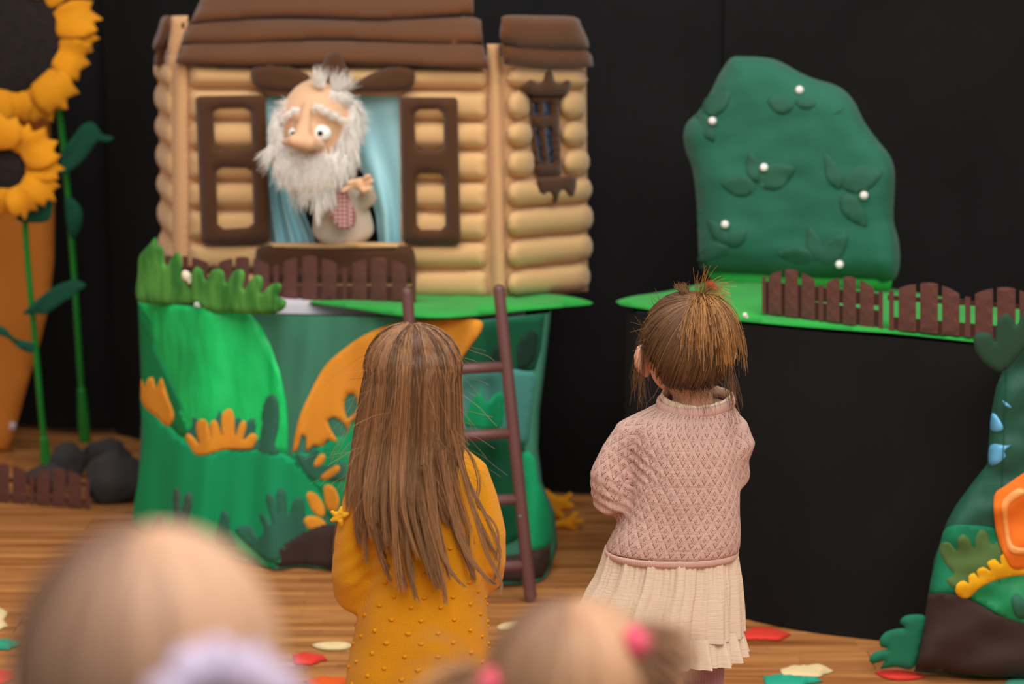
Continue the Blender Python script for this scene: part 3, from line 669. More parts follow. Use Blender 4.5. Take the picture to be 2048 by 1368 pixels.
# ================================================================== GRASS CLUMPS, CLIPS on the table edge
def streak(name, a, b_, k=1.0):
    m = bpy.data.materials.new(name); m.use_nodes = True; N = m.node_tree.nodes; L = m.node_tree.links; b = N['Principled BSDF']
    tc = N.new('ShaderNodeTexCoord'); mp = N.new('ShaderNodeMapping'); mp.inputs['Scale'].default_value = (38, 38, 9); n = N.new('ShaderNodeTexNoise'); n.inputs['Scale'].default_value = 1; n.inputs['Detail'].default_value = 3
    L.new(tc.outputs['Object'], mp.inputs[0]); L.new(mp.outputs[0], n.inputs['Vector']); r = N.new('ShaderNodeValToRGB'); L.new(n.outputs['Fac'], r.inputs['Fac'])
    r.color_ramp.elements[0].position = .38; r.color_ramp.elements[1].position = .6
    r.color_ramp.elements[0].color = (*lin(a), 1); r.color_ramp.elements[1].color = (*lin(b_), 1); L.new(r.outputs['Color'], b.inputs['Base Color']); b.inputs['Roughness'].default_value = .85; return m
m_gr = streak('brushed_grass_felt', (44, 116, 40), (82, 152, 62))
GP = plane_px(275, 6.35, 575, 6.035, 600)
g1 = puff('grass_clump', [(275, 601), (276, 545), (279, 512), (296, 492), (312, 474), (316, 490), (325, 493), (328, 515), (333, 532), (343, 516), (353, 504), (361, 508), (364, 528), (363, 556), (374, 566), (381, 580), (383, 612), (330, 607)], GP, m_gr, None, th=.016, edge=6, e0=.6, step=7, back=.01)
tag(g1, 'tall green felt grass clump at the left corner of the puppet table', 'grass', 'felt grass clumps')
g2 = puff('grass_clump', [(381, 602), (382, 575), (384, 547), (393, 533), (405, 540), (409, 556), (414, 562), (420, 545), (434, 537), (447, 543), (452, 568), (459, 556), (469, 541), (484, 539), (490, 549), (487, 568), (487, 580), (500, 562), (513, 550), (525, 555), (527, 570), (521, 588), (532, 578), (548, 567), (560, 567), (563, 578), (556, 593), (564, 597), (572, 601), (572, 612), (562, 622), (540, 628), (480, 627), (420, 622), (403, 612), (392, 608)], GP, m_gr, None, th=.016, edge=6, e0=.6, step=6, back=.03)
tag(g2, 'green felt frond with rounded fingers on the table edge below the cabin', 'grass', 'felt grass clumps')
def clip(px, py, mp, off, label, s=(.012, .009, .016), rgb=(232, 222, 200), name='clip'):
    c = mp(px, py, off); b = MB(); b.ell(c, s, Matrix.Rotation(-.5, 3, 'Y'), 16, 10); b.ell(c+Vector((s[0]*.7, 0, -s[2]*.8)), (s[0]*.6, s[1]*.7, s[2]*.6), None, 12, 8)
    return tag(b.build(name, mat(name+'_%d' % rgb[0], rgb, .4)), label, 'clip')
clip(373, 552, GP, .034, 'white plastic clip between the two green grass clumps')
clip(393, 609, GP, .05, 'small whitish clip under the rounded green frond', (.008, .006, .006), (200, 205, 205))
clip(1490, 630, HM(ZR+.012), .005, 'small white clip at the front of the green shelf mat', (.006, .005, .006), (235, 235, 225))

# ================================================================== RIGHT SHELF: mat, table, skirt, bush
slabmat('grass_mat', 'bright green mat on the right shelf, under bush and fence', [tuple(p) for p in catmull([(1231, 603), (1262, 593), (1330, 583), (1400, 568), (1480, 552), (1640, 556), (1800, 580), (1950, 604), (2120, 626), (2120, 700), (2048, 694), (1944, 684), (1800, 669), (1680, 660), (1560, 650), (1440, 638), (1350, 627), (1275, 616), (1240, 610)], 20)], ZR-.012, .012, m_mat)
a = F(1480, 1240); c = F(1760, 1283); SK = Plane((a.x, a.y), (c.x, c.y)); us = (c-a).normalized()
pL = Vector((SK.a.x, SK.a.y))-Vector((us.x, us.y))*.33; pR = Vector((SK.b.x, SK.b.y))+Vector((us.x, us.y))*.62; us2 = Vector((us.x, us.y)); ns = -SK.n
path = [pL+ns*.6, pL+ns*.3, pL+ns*.03, pL+us2*.05, (pL+pR)/2, pR-us2*.05, pR+ns*.03, pR+ns*.6]
pts = resample([tuple(p) for p in path]+[tuple(path[-1])], .025)[:-1]; V = []; rows = 22
for i, p in enumerate(pts):
    for j in range(rows+1):
        t = j/rows; z = .722*(1-t)+.004*t; a_ = (.005+.009*t)*(math.sin(i*.33+.5*math.sin(i*.07))+.6*math.sin(i*.13+1))
        V.append((p[0]+SK.n.x*a_, p[1]+SK.n.y*a_, z))
tag(mesh('table_skirt', V, [(i*(rows+1)+j, (i+1)*(rows+1)+j, (i+1)*(rows+1)+j+1, i*(rows+1)+j+1) for i in range(len(pts)-1) for j in range(rows)], m_black), 'black cloth skirt hanging to the floor below the right green shelf', 'cloth')
tr = thing('shelf_table', 'table hidden under the black skirt at the right', 'table', ((pL+pR)/2+ns*.3).to_3d())
q = [pL+us2*.02+ns*.03, pR-us2*.02+ns*.03, pR-us2*.02+ns*.58, pL+us2*.02+ns*.58]
Vt = [(*v, .69) for v in q]+[(*v, .721) for v in q]
MB().add(Vt, [(3, 2, 1, 0), (4, 5, 6, 7), (0, 1, 5, 4), (1, 2, 6, 5), (2, 3, 7, 6), (3, 0, 4, 7)]).build('tabletop', MATS['black_cloth'], tr, False)
for v, s1, s2 in ((q[0], 1, 1), (q[1], -1, 1), (q[2], -1, -1), (q[3], 1, -1)):
    v = v+us2*.05*s1+ns*.05*s2; MB().tube([(v.x, v.y, 0), (v.x, v.y, .70)], [.016, .016], 12, round_ends=False).build('leg', MATS['steel'], tr)
m_bush = mat('pine_green_cloth', (36, 100, 80), .85, .0005, 500, .06, 5, .1, wr=.012, wrs=7)
m_bleaf = mat('dark_leaf_felt', (46, 94, 76), .9, .0005, 500, .05, 6)
a = F(1420, 556, ZR); c = F(1780, 580, ZR); BP = Plane((a.x, a.y), (c.x, c.y))
bo = BP(1600, 560); bush = thing('padded_bush', 'tall dark green padded bush with white pom-poms on the right shelf', 'bush', (bo.x, bo.y, ZR))
def bfold(x, y):
    r = .008*noise.noise((x*.012, y*.035, 1.1))+.006*math.sin(y*.045+x*.012)*max(0, 1-(x-1370)/240)
    return r
puff('cushion', [(1367, 268), (1375, 244), (1396, 224), (1420, 186), (1440, 146), (1462, 116), (1485, 113), (1530, 115), (1562, 124), (1600, 145), (1630, 158), (1665, 168), (1690, 182), (1710, 206), (1730, 246), (1758, 284), (1779, 310), (1789, 340), (1789, 380), (1787, 440), (1797, 480), (1800, 520), (1794, 552), (1780, 563), (1740, 561), (1600, 556), (1480, 548), (1412, 544), (1400, 535), (1396, 470), (1393, 400), (1385, 340), (1371, 300)], BP, m_bush, bush, th=.085, edge=60, e0=.06, step=11, back=.0, disp=bfold)
puff('green_base', [(1413, 540), (1786, 556), (1780, 581), (1600, 577), (1425, 566)], BP, m_mat, bush, th=.03, edge=8, step=14, smooth=False, back=.0)
def leafp(x0, y0, x1, y1, w):
    dx, dy = x1-x0, y1-y0; L_ = math.hypot(dx, dy); nx, ny = -dy/L_, dx/L_
    out = []
    for k in range(0, 11):
        t = k/10; out.append((x0+dx*t+nx*w/2*math.sin(PI*t**.8)**.8, y0+dy*t+ny*w/2*math.sin(PI*t**.8)**.8))
    for k in range(9, 0, -1):
        t = k/10; out.append((x0+dx*t-nx*w/2*math.sin(PI*t**.8)**.8, y0+dy*t-ny*w/2*math.sin(PI*t**.8)**.8))
    return out
OUT = [(1367, 268), (1462, 116), (1690, 182), (1789, 340), (1800, 520), (1780, 563), (1400, 540)]
def bdep(x, y): return .083+bfold(x, y)
for q in ((1588, 195, 1552, 138, 34), (1588, 212, 1533, 200, 44), (1590, 208, 1648, 178, 46), (1405, 228, 1462, 184, 42), (1396, 225, 1428, 285, 34), (1512, 366, 1500, 300, 30), (1512, 376, 1440, 366, 44), (1515, 366, 1591, 337, 54),
          (1680, 380, 1650, 305, 32), (1683, 375, 1770, 338, 52), (1682, 388, 1733, 454, 42), (1457, 492, 1415, 437, 30), (1455, 492, 1494, 458, 34), (1457, 494, 1394, 522, 46), (1640, 532, 1618, 450, 34), (1640, 530, 1696, 466, 44), (1632, 522, 1552, 506, 44)):
    puff('leaf', leafp(*q), BP, m_bleaf, bush, th=.006, edge=3, e0=.6, step=8, smooth=False, back=.0, disp=lambda x, y: bdep(x, y)*min(1, math.sqrt(max(.02, 1-(1-min(1, float(bdist([OUT], np.array([x]), np.array([y]))[0])/60))**2))))
for q in ((1599, 180), (1425, 242), (1528, 335), (1728, 391), (1450, 449), (1679, 529)):
    k = min(1, math.sqrt(max(.02, 1-(1-min(1, float(bdist([OUT], np.array([q[0]]), np.array([q[1]]))[0])/60))**2)))
    MB().ell(BP(*q, bdep(*q)*k+.012), (.0105,)*3, seg=16, rings=10).build('pompom', mat('white_pompom', (240, 232, 232), .7), bush)
for q in (((1500, 338), (1600, 270), (1690, 215)), ((1440, 236), (1560, 290), (1640, 318))):
    MB().tube([BP(*v, bdep(*v)-.0005) for v in catmull(q, 20, False)], [.0012]*len(catmull(q, 20, False)), 6).build('seam', m_bleaf, bush)
tag(MB().ell(F(1421, 570, ZR+.012), (.012, .01, .011), Matrix.Rotation(.5, 3, 'Y')).ell(F(1429, 576, ZR+.01), (.009, .009, .007)).build('red_berry', mat('red_plush', (190, 50, 30), .7)), 'small red plush berry on the green mat beside the bush', 'toy')

# ================================================================== SUNFLOWERS, ORANGE PANEL, BOULDERS
m_or = mat('orange_panel_cloth', (186, 112, 38), .85, .0006, 300, .06, 3)
op = P(30, 905, 7.49)
t = thing('orange_panel', 'tall rust orange cloth panel at the left edge behind sunflowers', 'panel', (F(0, 905).x-.1, 7.5, 0))
PO = Plane((-3, 7.50), (0, 7.50))
puff('board', [(-150, 120), (60, 120), (98, 230), (106, 330), (109, 430), (108, 520), (98, 610), (82, 680), (62, 745), (44, 810), (28, 870), (16, 903), (-150, 903)], PO, m_or, t, th=.03, edge=10, e0=.5, step=20, smooth=False)
puff('white_band', [(-150, 838), (32, 845), (30, 860), (-150, 855)], PO, mat('lilac_tape', (196, 176, 190), .6), t, th=.004, edge=3, back=.028, step=20, smooth=False)
m_pet = mat('marigold_felt', (222, 146, 14), .85, .0005, 400, .08, 12, .1)
m_disc = mat('black_mesh_disc', (34, 27, 26), .9, .004, 60, .3, 60)
m_stem = mat('green_tube', (22, 138, 52), .35, 0, 200, .08, 6, spec=.6)
m_lf = mat('bottle_green_felt', (18, 76, 56), .9, .0005, 400, .1, 8)
def flower(label, cx, cy, rd, ro, Y, n, stem, leaves, seed, tube_from, big=False):
    base = F(*stem[-1]); t = thing('sunflower', label, 'flower', (base.x, base.y, 0), 0, 'felt sunflowers'); rn = random.Random(seed)
    pm = PM(Y)
    puff('disc', [(cx+rd*math.cos(a*PI/12), cy+rd*math.sin(a*PI/12)*1.02) for a in range(24)], pm, m_disc, t, th=.05 if big else .02, edge=rd*.8, e0=.3, step=10 if big else 7)
    for k in range(n):
        a = 2*PI*k/n+rn.uniform(-.1, .1); L_ = (ro-rd*.82)*rn.uniform(.85, 1.12); wd = 2*PI*ro/n*rn.uniform(1.0, 1.45); r0 = rd*.84
        tw = rn.uniform(-.5, .5); ph = rn.uniform(0, 6)
        ca, sa = math.cos(a), math.sin(a)
        pl = []
        for (u, v) in ((0, -.28), (.25, -.45), (.55, -.5), (.78, -.44), (1.05, -.42+tw*.2), (.92, -.12), (1.16, .06+tw*.3), (.9, .2), (.96, .44), (.6, .5), (.25, .45), (0, .28)):
            r = r0+L_*u; q = v*wd; pl.append((cx+ca*r-sa*q, cy+sa*r+ca*q))
        def dsp(x, y, ca=ca, sa=sa, tw=tw, ph=ph, r0=r0, L_=L_, wd=wd):
            r = (x-cx)*ca+(y-cy)*sa; q = -(x-cx)*sa+(y-cy)*ca; u = (r-r0)/L_
            return .018*math.sin(PI*min(1, max(0, u))) + tw*.07*q/wd*u + .014*abs(math.sin(q/wd*3+ph*.3)) - .01*u
        V2 = lambda x, y, off=0, d=dsp: pm(x, y, off+d(x, y))
        puff('petal', pl, V2, m_pet, t, th=.004, edge=3, e0=.6, step=9, back=.010+.012*(k % 3), smooth=False)
    st = [P(x, y, Y+.04) for x, y in stem[:-1]]; e = F(*stem[-1]); nS = len(st)
    y0 = st[0].y
    pts = [Vector((p.x, y0+(e.y-y0)*((i+0.0)/nS), p.z)) for i, p in enumerate(st)]
    pts = [P(stem[i][0], stem[i][1], pts[i].y) for i in range(nS)]+[e+Vector((0, 0, .012))]
    MB().tube([Vector(p) for p in catmull([tuple(p) for p in pts], .08, False)], [.0095]*len(catmull([tuple(p) for p in pts], .08, False)), 12).build('stem', m_stem, t)
    fr = [p for p in catmull([tuple(p) for p in pts], .02, False) if proj(p)[1] > tube_from]
    MB().tube(fr, [.013+.006*min(1, i/4) for i in range(len(fr))], 12).build('stem_sleeve', m_stem, t)
    for pl, dy in leaves: puff('leaf', pl, PM(Y-dy), m_lf, t, th=.008, edge=5, e0=.6, step=9, disp=lambda x, y: .015*math.sin(x*.05+y*.03))
    return t
flower('tall large sunflower with a black mesh centre, upper left', 14, 80, 118, 172, 7.25, 17, [(112, 180), (128, 300), (146, 520), (160, 740), (170, 884)],
       [([(120, 350), (126, 300), (145, 275), (165, 250), (185, 244), (205, 268), (228, 275), (215, 285), (195, 282), (175, 310), (150, 335)], -.02), ([(130, 395), (150, 400), (165, 425), (160, 460), (145, 480), (134, 450)], -.02), ([(45, 627), (60, 612), (85, 590), (115, 570), (150, 560), (172, 570), (158, 582), (130, 602), (95, 626), (70, 628)], .16)], 3, 770, True)
flower('smaller sunflower with curled petals, in front of the orange panel', 12, 338, 46, 100, 7.0, 11, [(46, 385), (55, 520), (68, 660), (82, 820), (93, 934)],
       [([(28, 425), (35, 395), (60, 385), (95, 388), (105, 405), (98, 440), (60, 446), (35, 440)], -.03), ([(-8, 652), (8, 654), (30, 676), (55, 682), (70, 690), (66, 706), (40, 698), (15, 676), (-8, 668)], -.02)], 8, 866)
m_rock = mat('charcoal_rock_cloth', (58, 55, 56), .95, .002, 200, .15, 9)
def rock(label, cx, ytop, ybotm, rx, seed):
    base = F(cx, ybotm); s = FPX/ (base.y*CP+CAMH*SP); h = (ybotm-ytop)/s*.92; r = rx/s
    bm = bmesh.new(); bmesh.ops.create_icosphere(bm, subdivisions=4, radius=1)
    for v in bm.verts:
        n_ = noise.noise(v.co*1.3+Vector((seed, 0, 0)))*.22+noise.noise(v.co*3+Vector((0, seed, 0)))*.06
        v.co *= 1+n_; v.co.x *= r; v.co.y *= r*.7; v.co.z *= h*.5; v.co.z = max(v.co.z, -h*.44); v.co += Vector((base.x, base.y+r*.6, h*.44))
    o = from_bm('boulder', bm, m_rock); tag(o, label, 'rock', 'grey cloth boulders'); return o
rock('largest dark grey boulder beside the left edge of the jungle cloth', 224, 893, 1012, 62, 1)
rock('round grey boulder between the two sunflower stems', 133, 878, 962, 36, 4)
rock('dark boulder lying behind the largest boulder', 210, 874, 942, 48, 7)
rock('low grey boulder behind the floor fence, at the small sunflower stem', 92, 925, 990, 42, 11)

# ================================================================== RIGHT HILL
HP = Plane((.5, 5.24), (1.6, 5.12))
hb = HP(1840, 1342); hill = thing('padded_hill', 'tall padded green hill panel with orange pumpkin patch, right edge', 'panel', (1.05, 5.15, 0))
m_h1 = mat('sheen_teal_cloth', (26, 84, 66), .6, .0004, 400, .1, 6, spec=.4, wr=.012, wrs=8)
def hfold(x, y): return .006*math.sin(y*.06+x*.03)+.01*noise.noise((x*.015, y*.03, 6))
HO = [(2120, 640), (2060, 645), (2030, 690), (2008, 735), (1992, 775), (1982, 830), (1977, 890), (1975, 928), (1945, 965), (1912, 1010), (1893, 1045), (1882, 1080), (1868, 1120), (1858, 1180), (1850, 1235), (1838, 1300), (1828, 1343), (1900, 1350), (2000, 1358), (2120, 1368)]
puff('cushion', HO, HP, m_h1, hill, th=.06, edge=40, e0=.1, step=11, smooth=False, disp=hfold)
def hd(x, y):
    d = float(bdist([HO], np.array([x]), np.array([y]))[0]); q = min(1, d/40); return .06*(.1+.9*math.sqrt(1-(1-q)**2))+hfold(x, y)
HQ = lambda x, y, off=0: HP(x, y, off+hd(x, y))
def ah(name, poly, m, off=.002, **k):
    k.setdefault('th', .002); k.setdefault('edge', 3); k.setdefault('e0', .5); k.setdefault('step', 9)
    return puff(name, poly, HQ, m, hill, back=off*.45, **k)
m_bl = mat('sky_blue_foil', (96, 180, 226), .3, 0, 200, .15, 20, spec=.6)
ah('blue_patch', [(2004, 800), (2014, 806), (2024, 816), (2010, 812)], m_bl)
ah('blue_patch', [(1984, 826), (1996, 835), (2008, 858), (1996, 864), (1981, 860)], m_bl)
ah('blue_patch', [(1981, 890), (2010, 891), (2022, 890), (2008, 902), (2012, 912), (1992, 930), (1978, 928)], m_bl)
ah('jade_ground', [(1870, 1130), (1880, 1090), (1893, 1055), (1940, 1050), (2000, 1060), (2060, 1100), (2060, 1200), (2000, 1190), (1920, 1190), (1862, 1185)], mat('hill_jade', (16, 118, 82), .8), .002)
ah('olive_leaf', [(1960, 1186), (1930, 1180), (1900, 1172), (1893, 1156), (1908, 1150), (1890, 1126), (1879, 1100), (1884, 1085), (1900, 1086), (1914, 1102), (1916, 1075), (1926, 1068), (1940, 1080), (1948, 1098), (1953, 1070), (1963, 1058), (1975, 1066), (1984, 1090), (1996, 1082), (2010, 1110), (2010, 1150)], mat('olive_felt', (82, 112, 60), .9), .006)
ah('green_knoll', [(1938, 1193), (1962, 1170), (1990, 1156), (2025, 1146), (2120, 1138), (2120, 1260), (2048, 1248), (2010, 1236), (1970, 1212)], mat('kelly_satin', (12, 140, 84), .55, spec=.4, wr=.008), .008)
ah('yellow_scallop', [(1934, 1197), (1912, 1187), (1914, 1168), (1928, 1161), (1938, 1168), (1937, 1152), (1949, 1146), (1958, 1158), (1953, 1142), (1966, 1134), (1982, 1142), (1974, 1126), (1990, 1118), (2002, 1130), (2001, 1112), (2020, 1104), (2034, 1120), (2080, 1110), (2120, 1110), (2120, 1150), (2048, 1150), (2000, 1158), (1962, 1174)], mat('sun_yellow_felt', (240, 178, 22), .85), .014, step=7)
ah('grey_sprig', [(2022, 1196), (2030, 1187), (2044, 1195), (2060, 1230), (2040, 1238), (2028, 1225)], G3, .016)
ah('pumpkin', [(1989, 990), (2010, 972), (2060, 940), (2120, 930), (2120, 1130), (2060, 1136), (2028, 1138), (2012, 1118), (1997, 1080), (1989, 1040)], mat('pumpkin_felt', (236, 118, 34), .85, .0005, 400, .06, 8), .020, step=9)
ah('pumpkin_crescent', [(2003, 1010), (2016, 990), (2040, 975), (2052, 985), (2030, 1000), (2016, 1016), (2018, 1060), (2026, 1090), (2052, 1096), (2080, 1092), (2080, 1106), (2040, 1110), (2016, 1100), (2008, 1060)], mat('apricot_glossy', (250, 160, 84), .35, spec=.6), .026, step=7)  # paler, glossier crescent along the pumpkin's left and lower rim
ah('brown_ground', [(1856, 1188), (1880, 1186), (1912, 1188), (1950, 1203), (1990, 1228), (2030, 1242), (2120, 1262), (2120, 1362), (2000, 1352), (1900, 1345), (1832, 1338), (1842, 1290), (1851, 1235)], BR, .010, smooth=False, step=12)
for q in (((2006, 640), (2010, 760), (2004, 980)), ((1998, 1140), (2000, 1190), (2000, 1236))):
    MB().tube([HQ(*v, .004) for v in catmull(q, 20, False)], [.001]*len(catmull(q, 20, False)), 6).build('seam', G4, hill)
puff('dark_leaf', [(1996, 744), (1970, 728), (1952, 704), (1947, 680), (1952, 668), (1966, 664), (1982, 668), (1990, 685), (1992, 655), (2000, 636), (2012, 626), (2024, 634), (2034, 650), (2048, 622), (2080, 600), (2090, 660), (2048, 700), (2016, 736)], HP, mat('ivy_felt', (36, 66, 48), .9), hill, th=.012, edge=6, e0=.6, step=8, back=.10)
puff('base_leaf', [(1824, 1338), (1790, 1334), (1760, 1338), (1770, 1322), (1745, 1328), (1738, 1322), (1746, 1306), (1776, 1297), (1762, 1294), (1759, 1280), (1772, 1264), (1796, 1257), (1812, 1256), (1800, 1246), (1806, 1234), (1826, 1229), (1852, 1234), (1846, 1270), (1838, 1310)], HP, mat('spruce_felt', (30, 116, 86), .9), hill, th=.014, edge=8, e0=.5, step=8, back=.01)

# ================================================================== FLOOR CUT-OUTS
def scrap(poly, rgb, label, jag=True, cat='leaf cut-out', name='leaf_cutout', seed=0):
    rn = random.Random(seed); q = []
    pts = catmull(poly, 7) if not jag else resample(poly, 9)
    cx = sum(p[0] for p in pts)/len(pts); cy = sum(p[1] for p in pts)/len(pts)
    for k, p in enumerate(pts):
        s = 1+(rn.uniform(-.16, .1) if jag and k % 2 else 0); q.append((cx+(p[0]-cx)*s, cy+(p[1]-cy)*s))
    o = puff(name, q, HM(.001), mat('felt_%d_%d_%d' % rgb, rgb, .85), None, th=.003, edge=2, e0=.6, step=12, smooth=False, disp=lambda x, y: .003*math.sin(x*.13)*0)
    return tag(o, label, cat, 'felt leaves scattered on the floor')
RD, CR, TE = (226, 62, 48), (238, 212, 160), (40, 168, 136)
scrap([(1484, 1262), (1510, 1254), (1550, 1256), (1584, 1268), (1560, 1280), (1520, 1280), (1488, 1278)], RD, 'red felt leaf on the floor right of the cream skirt', seed=1)
scrap([(1560, 1340), (1590, 1330), (1640, 1328), (1668, 1342), (1640, 1354), (1600, 1352), (1566, 1352)], CR, 'cream felt leaf lying on top of the teal one, lower right', seed=2)
scrap([(1526, 1352), (1570, 1346), (1640, 1352), (1645, 1362), (1600, 1372), (1530, 1370)], TE, 'teal felt leaf below the cream leaf at the lower right', seed=3)
scrap([(1750, 1344), (1780, 1339), (1815, 1341), (1850, 1352), (1815, 1360), (1775, 1357)], RD, 'red felt oval at the foot of the padded hill', False, seed=4)
scrap([(624, 1290), (650, 1284), (690, 1284), (704, 1291), (690, 1299), (645, 1299)], CR, 'cream felt oval on the floor just left of the mustard cardigan', False, seed=5)
scrap([(584, 1310), (610, 1304), (650, 1310), (655, 1320), (620, 1330), (590, 1328)], RD, 'red felt leaf left of the mustard cardigan', seed=6)
scrap([(606, 1362), (640, 1352), (688, 1354), (700, 1364), (680, 1378), (620, 1380)], (228, 92, 32), 'orange red felt leaf at the bottom left of the mustard cardigan', seed=7)
scrap([(994, 1254), (1010, 1246), (1045, 1244), (1056, 1252), (1040, 1259), (1005, 1261)], CR, 'cream felt piece on the floor near the ladder foot', False, seed=8)
scrap([(-20, 1282), (10, 1276), (36, 1280), (42, 1290), (20, 1300), (-20, 1298)], TE, 'teal felt leaf at the far left of the floor', seed=9)
scrap([(-30, 1222), (0, 1214), (16, 1226), (8, 1240), (16, 1252), (-10, 1262), (-30, 1250)], CR, 'cream felt leaf at the far left of the floor', seed=10)
scrap([(-30, 1346), (0, 1338), (26, 1344), (32, 1358), (0, 1370), (-30, 1370)], RD, 'red felt leaf in the lower left corner', seed=11)
scrap([(2008, 1374), (2030, 1352), (2054, 1334), (2090, 1340), (2080, 1390)], (90, 196, 166), 'mint felt leaf in the lower right corner', False, seed=12)
yb = MATS.get('marigold_felt')
yf = thing('yellow_feet', 'yellow felt claw feet on the floor right of the jungle cloth', 'feet', F(1110, 1056))
for k, (q, dz) in enumerate((([(1078, 982), (1092, 978), (1110, 990), (1128, 992), (1140, 984), (1146, 992), (1138, 1002), (1150, 1010), (1142, 1020), (1124, 1022), (1132, 1036), (1118, 1040), (1098, 1024), (1084, 1004)], .045), ([(1092, 1050), (1110, 1042), (1132, 1036), (1150, 1022), (1158, 1028), (1152, 1038), (1168, 1038), (1166, 1048), (1150, 1050), (1158, 1058), (1146, 1062), (1124, 1056), (1100, 1058)], 0.0))):
    puff('foot', q, PM(F(1120, 1062).y+.02+dz*2), yb, yf, th=.02, edge=6, e0=.3, step=6)
# ================================================================== PEOPLE
m_face = mat('skin', (226, 170, 140), .55, .0002, 300, .04, 12, 0, .4)
m_face.node_tree.nodes['Principled BSDF'].inputs['Subsurface Weight'].default_value = .12
m_face.node_tree.nodes['Principled BSDF'].inputs['Subsurface Radius'].default_value = (.012, .005, .003)
m_eyew = mat('eye_white', (240, 238, 232), .2); m_iris = mat('eye_iris', (70, 50, 36), .2); m_lip = mat('lip', (196, 110, 100), .5)
def Rz(a): return Matrix.Rotation(a, 3, 'Z')
def head_blobs(b, HC, s, yaw, pitch=0.0):
    """child's head; local frame: +y is the face"""
    R = Rz(yaw) @ Matrix.Rotation(pitch, 3, 'X'); T = lambda v: HC+R@(Vector(v)*s)
    b.ell(T((0, -.006, .012)), (.078*s, .092*s, .082*s), R); b.ell(T((0, .03, -.045)), (.056*s, .056*s, .052*s), R); b.ell(T((0, .058, -.078)), (.024*s, .022*s, .02*s), R)
    for k in (-1, 1): b.ell(T((.034*k, .058, -.035)), (.024*s, .024*s, .024*s), R)
    b.tube([T((0, .085, .002)), T((0, .096, -.028))], [.008*s, .0115*s], 12)
    return T, R
def head_details(T, R, s, par, hair_m, ears=True, X=.080, flare=0.0):
    for k in (-1, 1):
        e = MB().ell(T((.03*k, .0695, -.006)), (.0118*s,)*3, seg=16, rings=10).build('eye', m_eyew, par)
        MB().ell(T((.03*k, .0795, -.007)), (.0055*s, .003*s, .0055*s), R, 12, 8).build('iris', m_iris, e)
        MB().tube([T((.014*k, .083, .018)), T((.03*k, .082, .023)), T((.045*k, .072, .017))], [.0022*s]*3, 8).build('eyebrow', hair_m, par)
    MB().tube([T((-.018, .082, -.055)), T((0, .089, -.056)), T((.018, .082, -.055))], [.003*s, .0055*s, .003*s], 10).build('lips', m_lip, par)
    if ears:
        for k in (-1, 1): ear(T, R, s, k, par, X, flare)
def ear(T, R, s, k, par, X=.080, flare=0.0):
    b = MB(); 
    rim = [T((k*(X+.010-.006*math.cos(math.radians(v))), -.008+.017*math.cos(math.radians(v)), -.016+.028*math.sin(math.radians(v)))) for v in (-60, -20, 20, 55, 90, 125, 160, 195, 230, 262)]
    b.tube(rim, [.003*s, .003*s, .0035*s]+[.0042*s]*5+[.0042*s, .0048*s], 12)
    Re = R @ Matrix.Rotation(k*math.radians(8), 3, 'Z')
    b.ell(T((k*(X+.007), -.010, -.014)), (.0042*s, .020*s, .026*s), Re, 20, 12); b.ell(T((k*(X+.004), .0, -.018)), (.008*s, .009*s, .012*s), R, 14, 10); b.ell(T((k*(X+.011), -.006, -.043)), (.005*s, .008*s, .009*s), Re, 14, 10)
    if flare:
        pv = T((k*X, .004, -.018)); Q = Rz(-k*-flare) if k > 0 else Rz(-flare)
        b.V = [tuple(pv+Q@(Vector(v)-pv)) for v in b.V]
    return link('ear', b.remesh(.0017*s, 3), m_face, par)
def hand(b, W, d, up, s=1.0, k=1):
    """W wrist, d towards the fingers, up the back-of-hand normal, k mirrors the thumb"""
    W = Vector(W); d = Vector(d).normalized(); n = (Vector(up)-d*Vector(up).dot(d)).normalized(); sd = d.cross(n)*k
    b.ell(W+d*.026*s, (.019*s, .009*s, .026*s), Matrix((sd, n, d)).transposed(), 16, 10)
    for i, (o, L_, a) in enumerate(((-.0145, .030, -.10), (-.005, .035, -.03), (.0048, .033, .04), (.0138, .025, .13))):
        p = W+d*.040*s+sd*o*s; v = (d+sd*a).normalized(); c = v-n*.45
        b.tube([p, p+v*L_*.45*s, p+v*L_*.45*s+c.normalized()*L_*.3*s, p+v*L_*.45*s+(c.normalized()+(v-n*1.0).normalized())*L_*.3*s], [.0053*s, .005*s, .0047*s, .0042*s], 8)
    p = W+d*.014*s-sd*.014*s; v = (d*.7-sd*.75-n*.2).normalized()
    b.tube([p, p+v*.017*s, p+v*.017*s+(d*.9-sd*.2-n*.3).normalized()*.016*s], [.0066*s, .006*s, .005*s], 8)
def chain(b, pts, rr, seg=18): return b.tube(pts, rr, seg)
def ringpts(r, Y, n=40, pw=2.3):
    py, L_, R_, ry, yc = r; a = P(L_, py, Y+yc); c = P(R_, py, Y+yc); cx = (a.x+c.x)/2; rx = (c.x-a.x)/2; z = (a.z+c.z)/2; out = []
    for k in range(n):
        t = 2*PI*k/n; ct, st = math.cos(t), math.sin(t)
        f = (abs(ct)**pw+abs(st)**pw)**(-1/pw); out.append(Vector((cx+rx*f*ct, Y+yc+ry*f*st, z)))
    return out
def loft(b, rings, Y, n=40, pw=2.3, cap=True):
    V = []; Fc = []
    for r in rings: V += ringpts(r, Y, n, pw)
    for i in range(len(rings)-1):
        for k in range(n): Fc.append((i*n+k, (i+1)*n+k, (i+1)*n+(k+1) % n, i*n+(k+1) % n))
    if cap: Fc.append(tuple(range(n))); Fc.append(tuple((len(rings)-1)*n+k for k in reversed(range(n))))
    return b.add(V, Fc)
def rlerp(rings, py):
    for a, c in zip(rings, rings[1:]):
        if py <= c[0]: t = (py-a[0])/(c[0]-a[0]); return tuple(u+(v-u)*t for u, v in zip(a, c))
    return rings[-1]
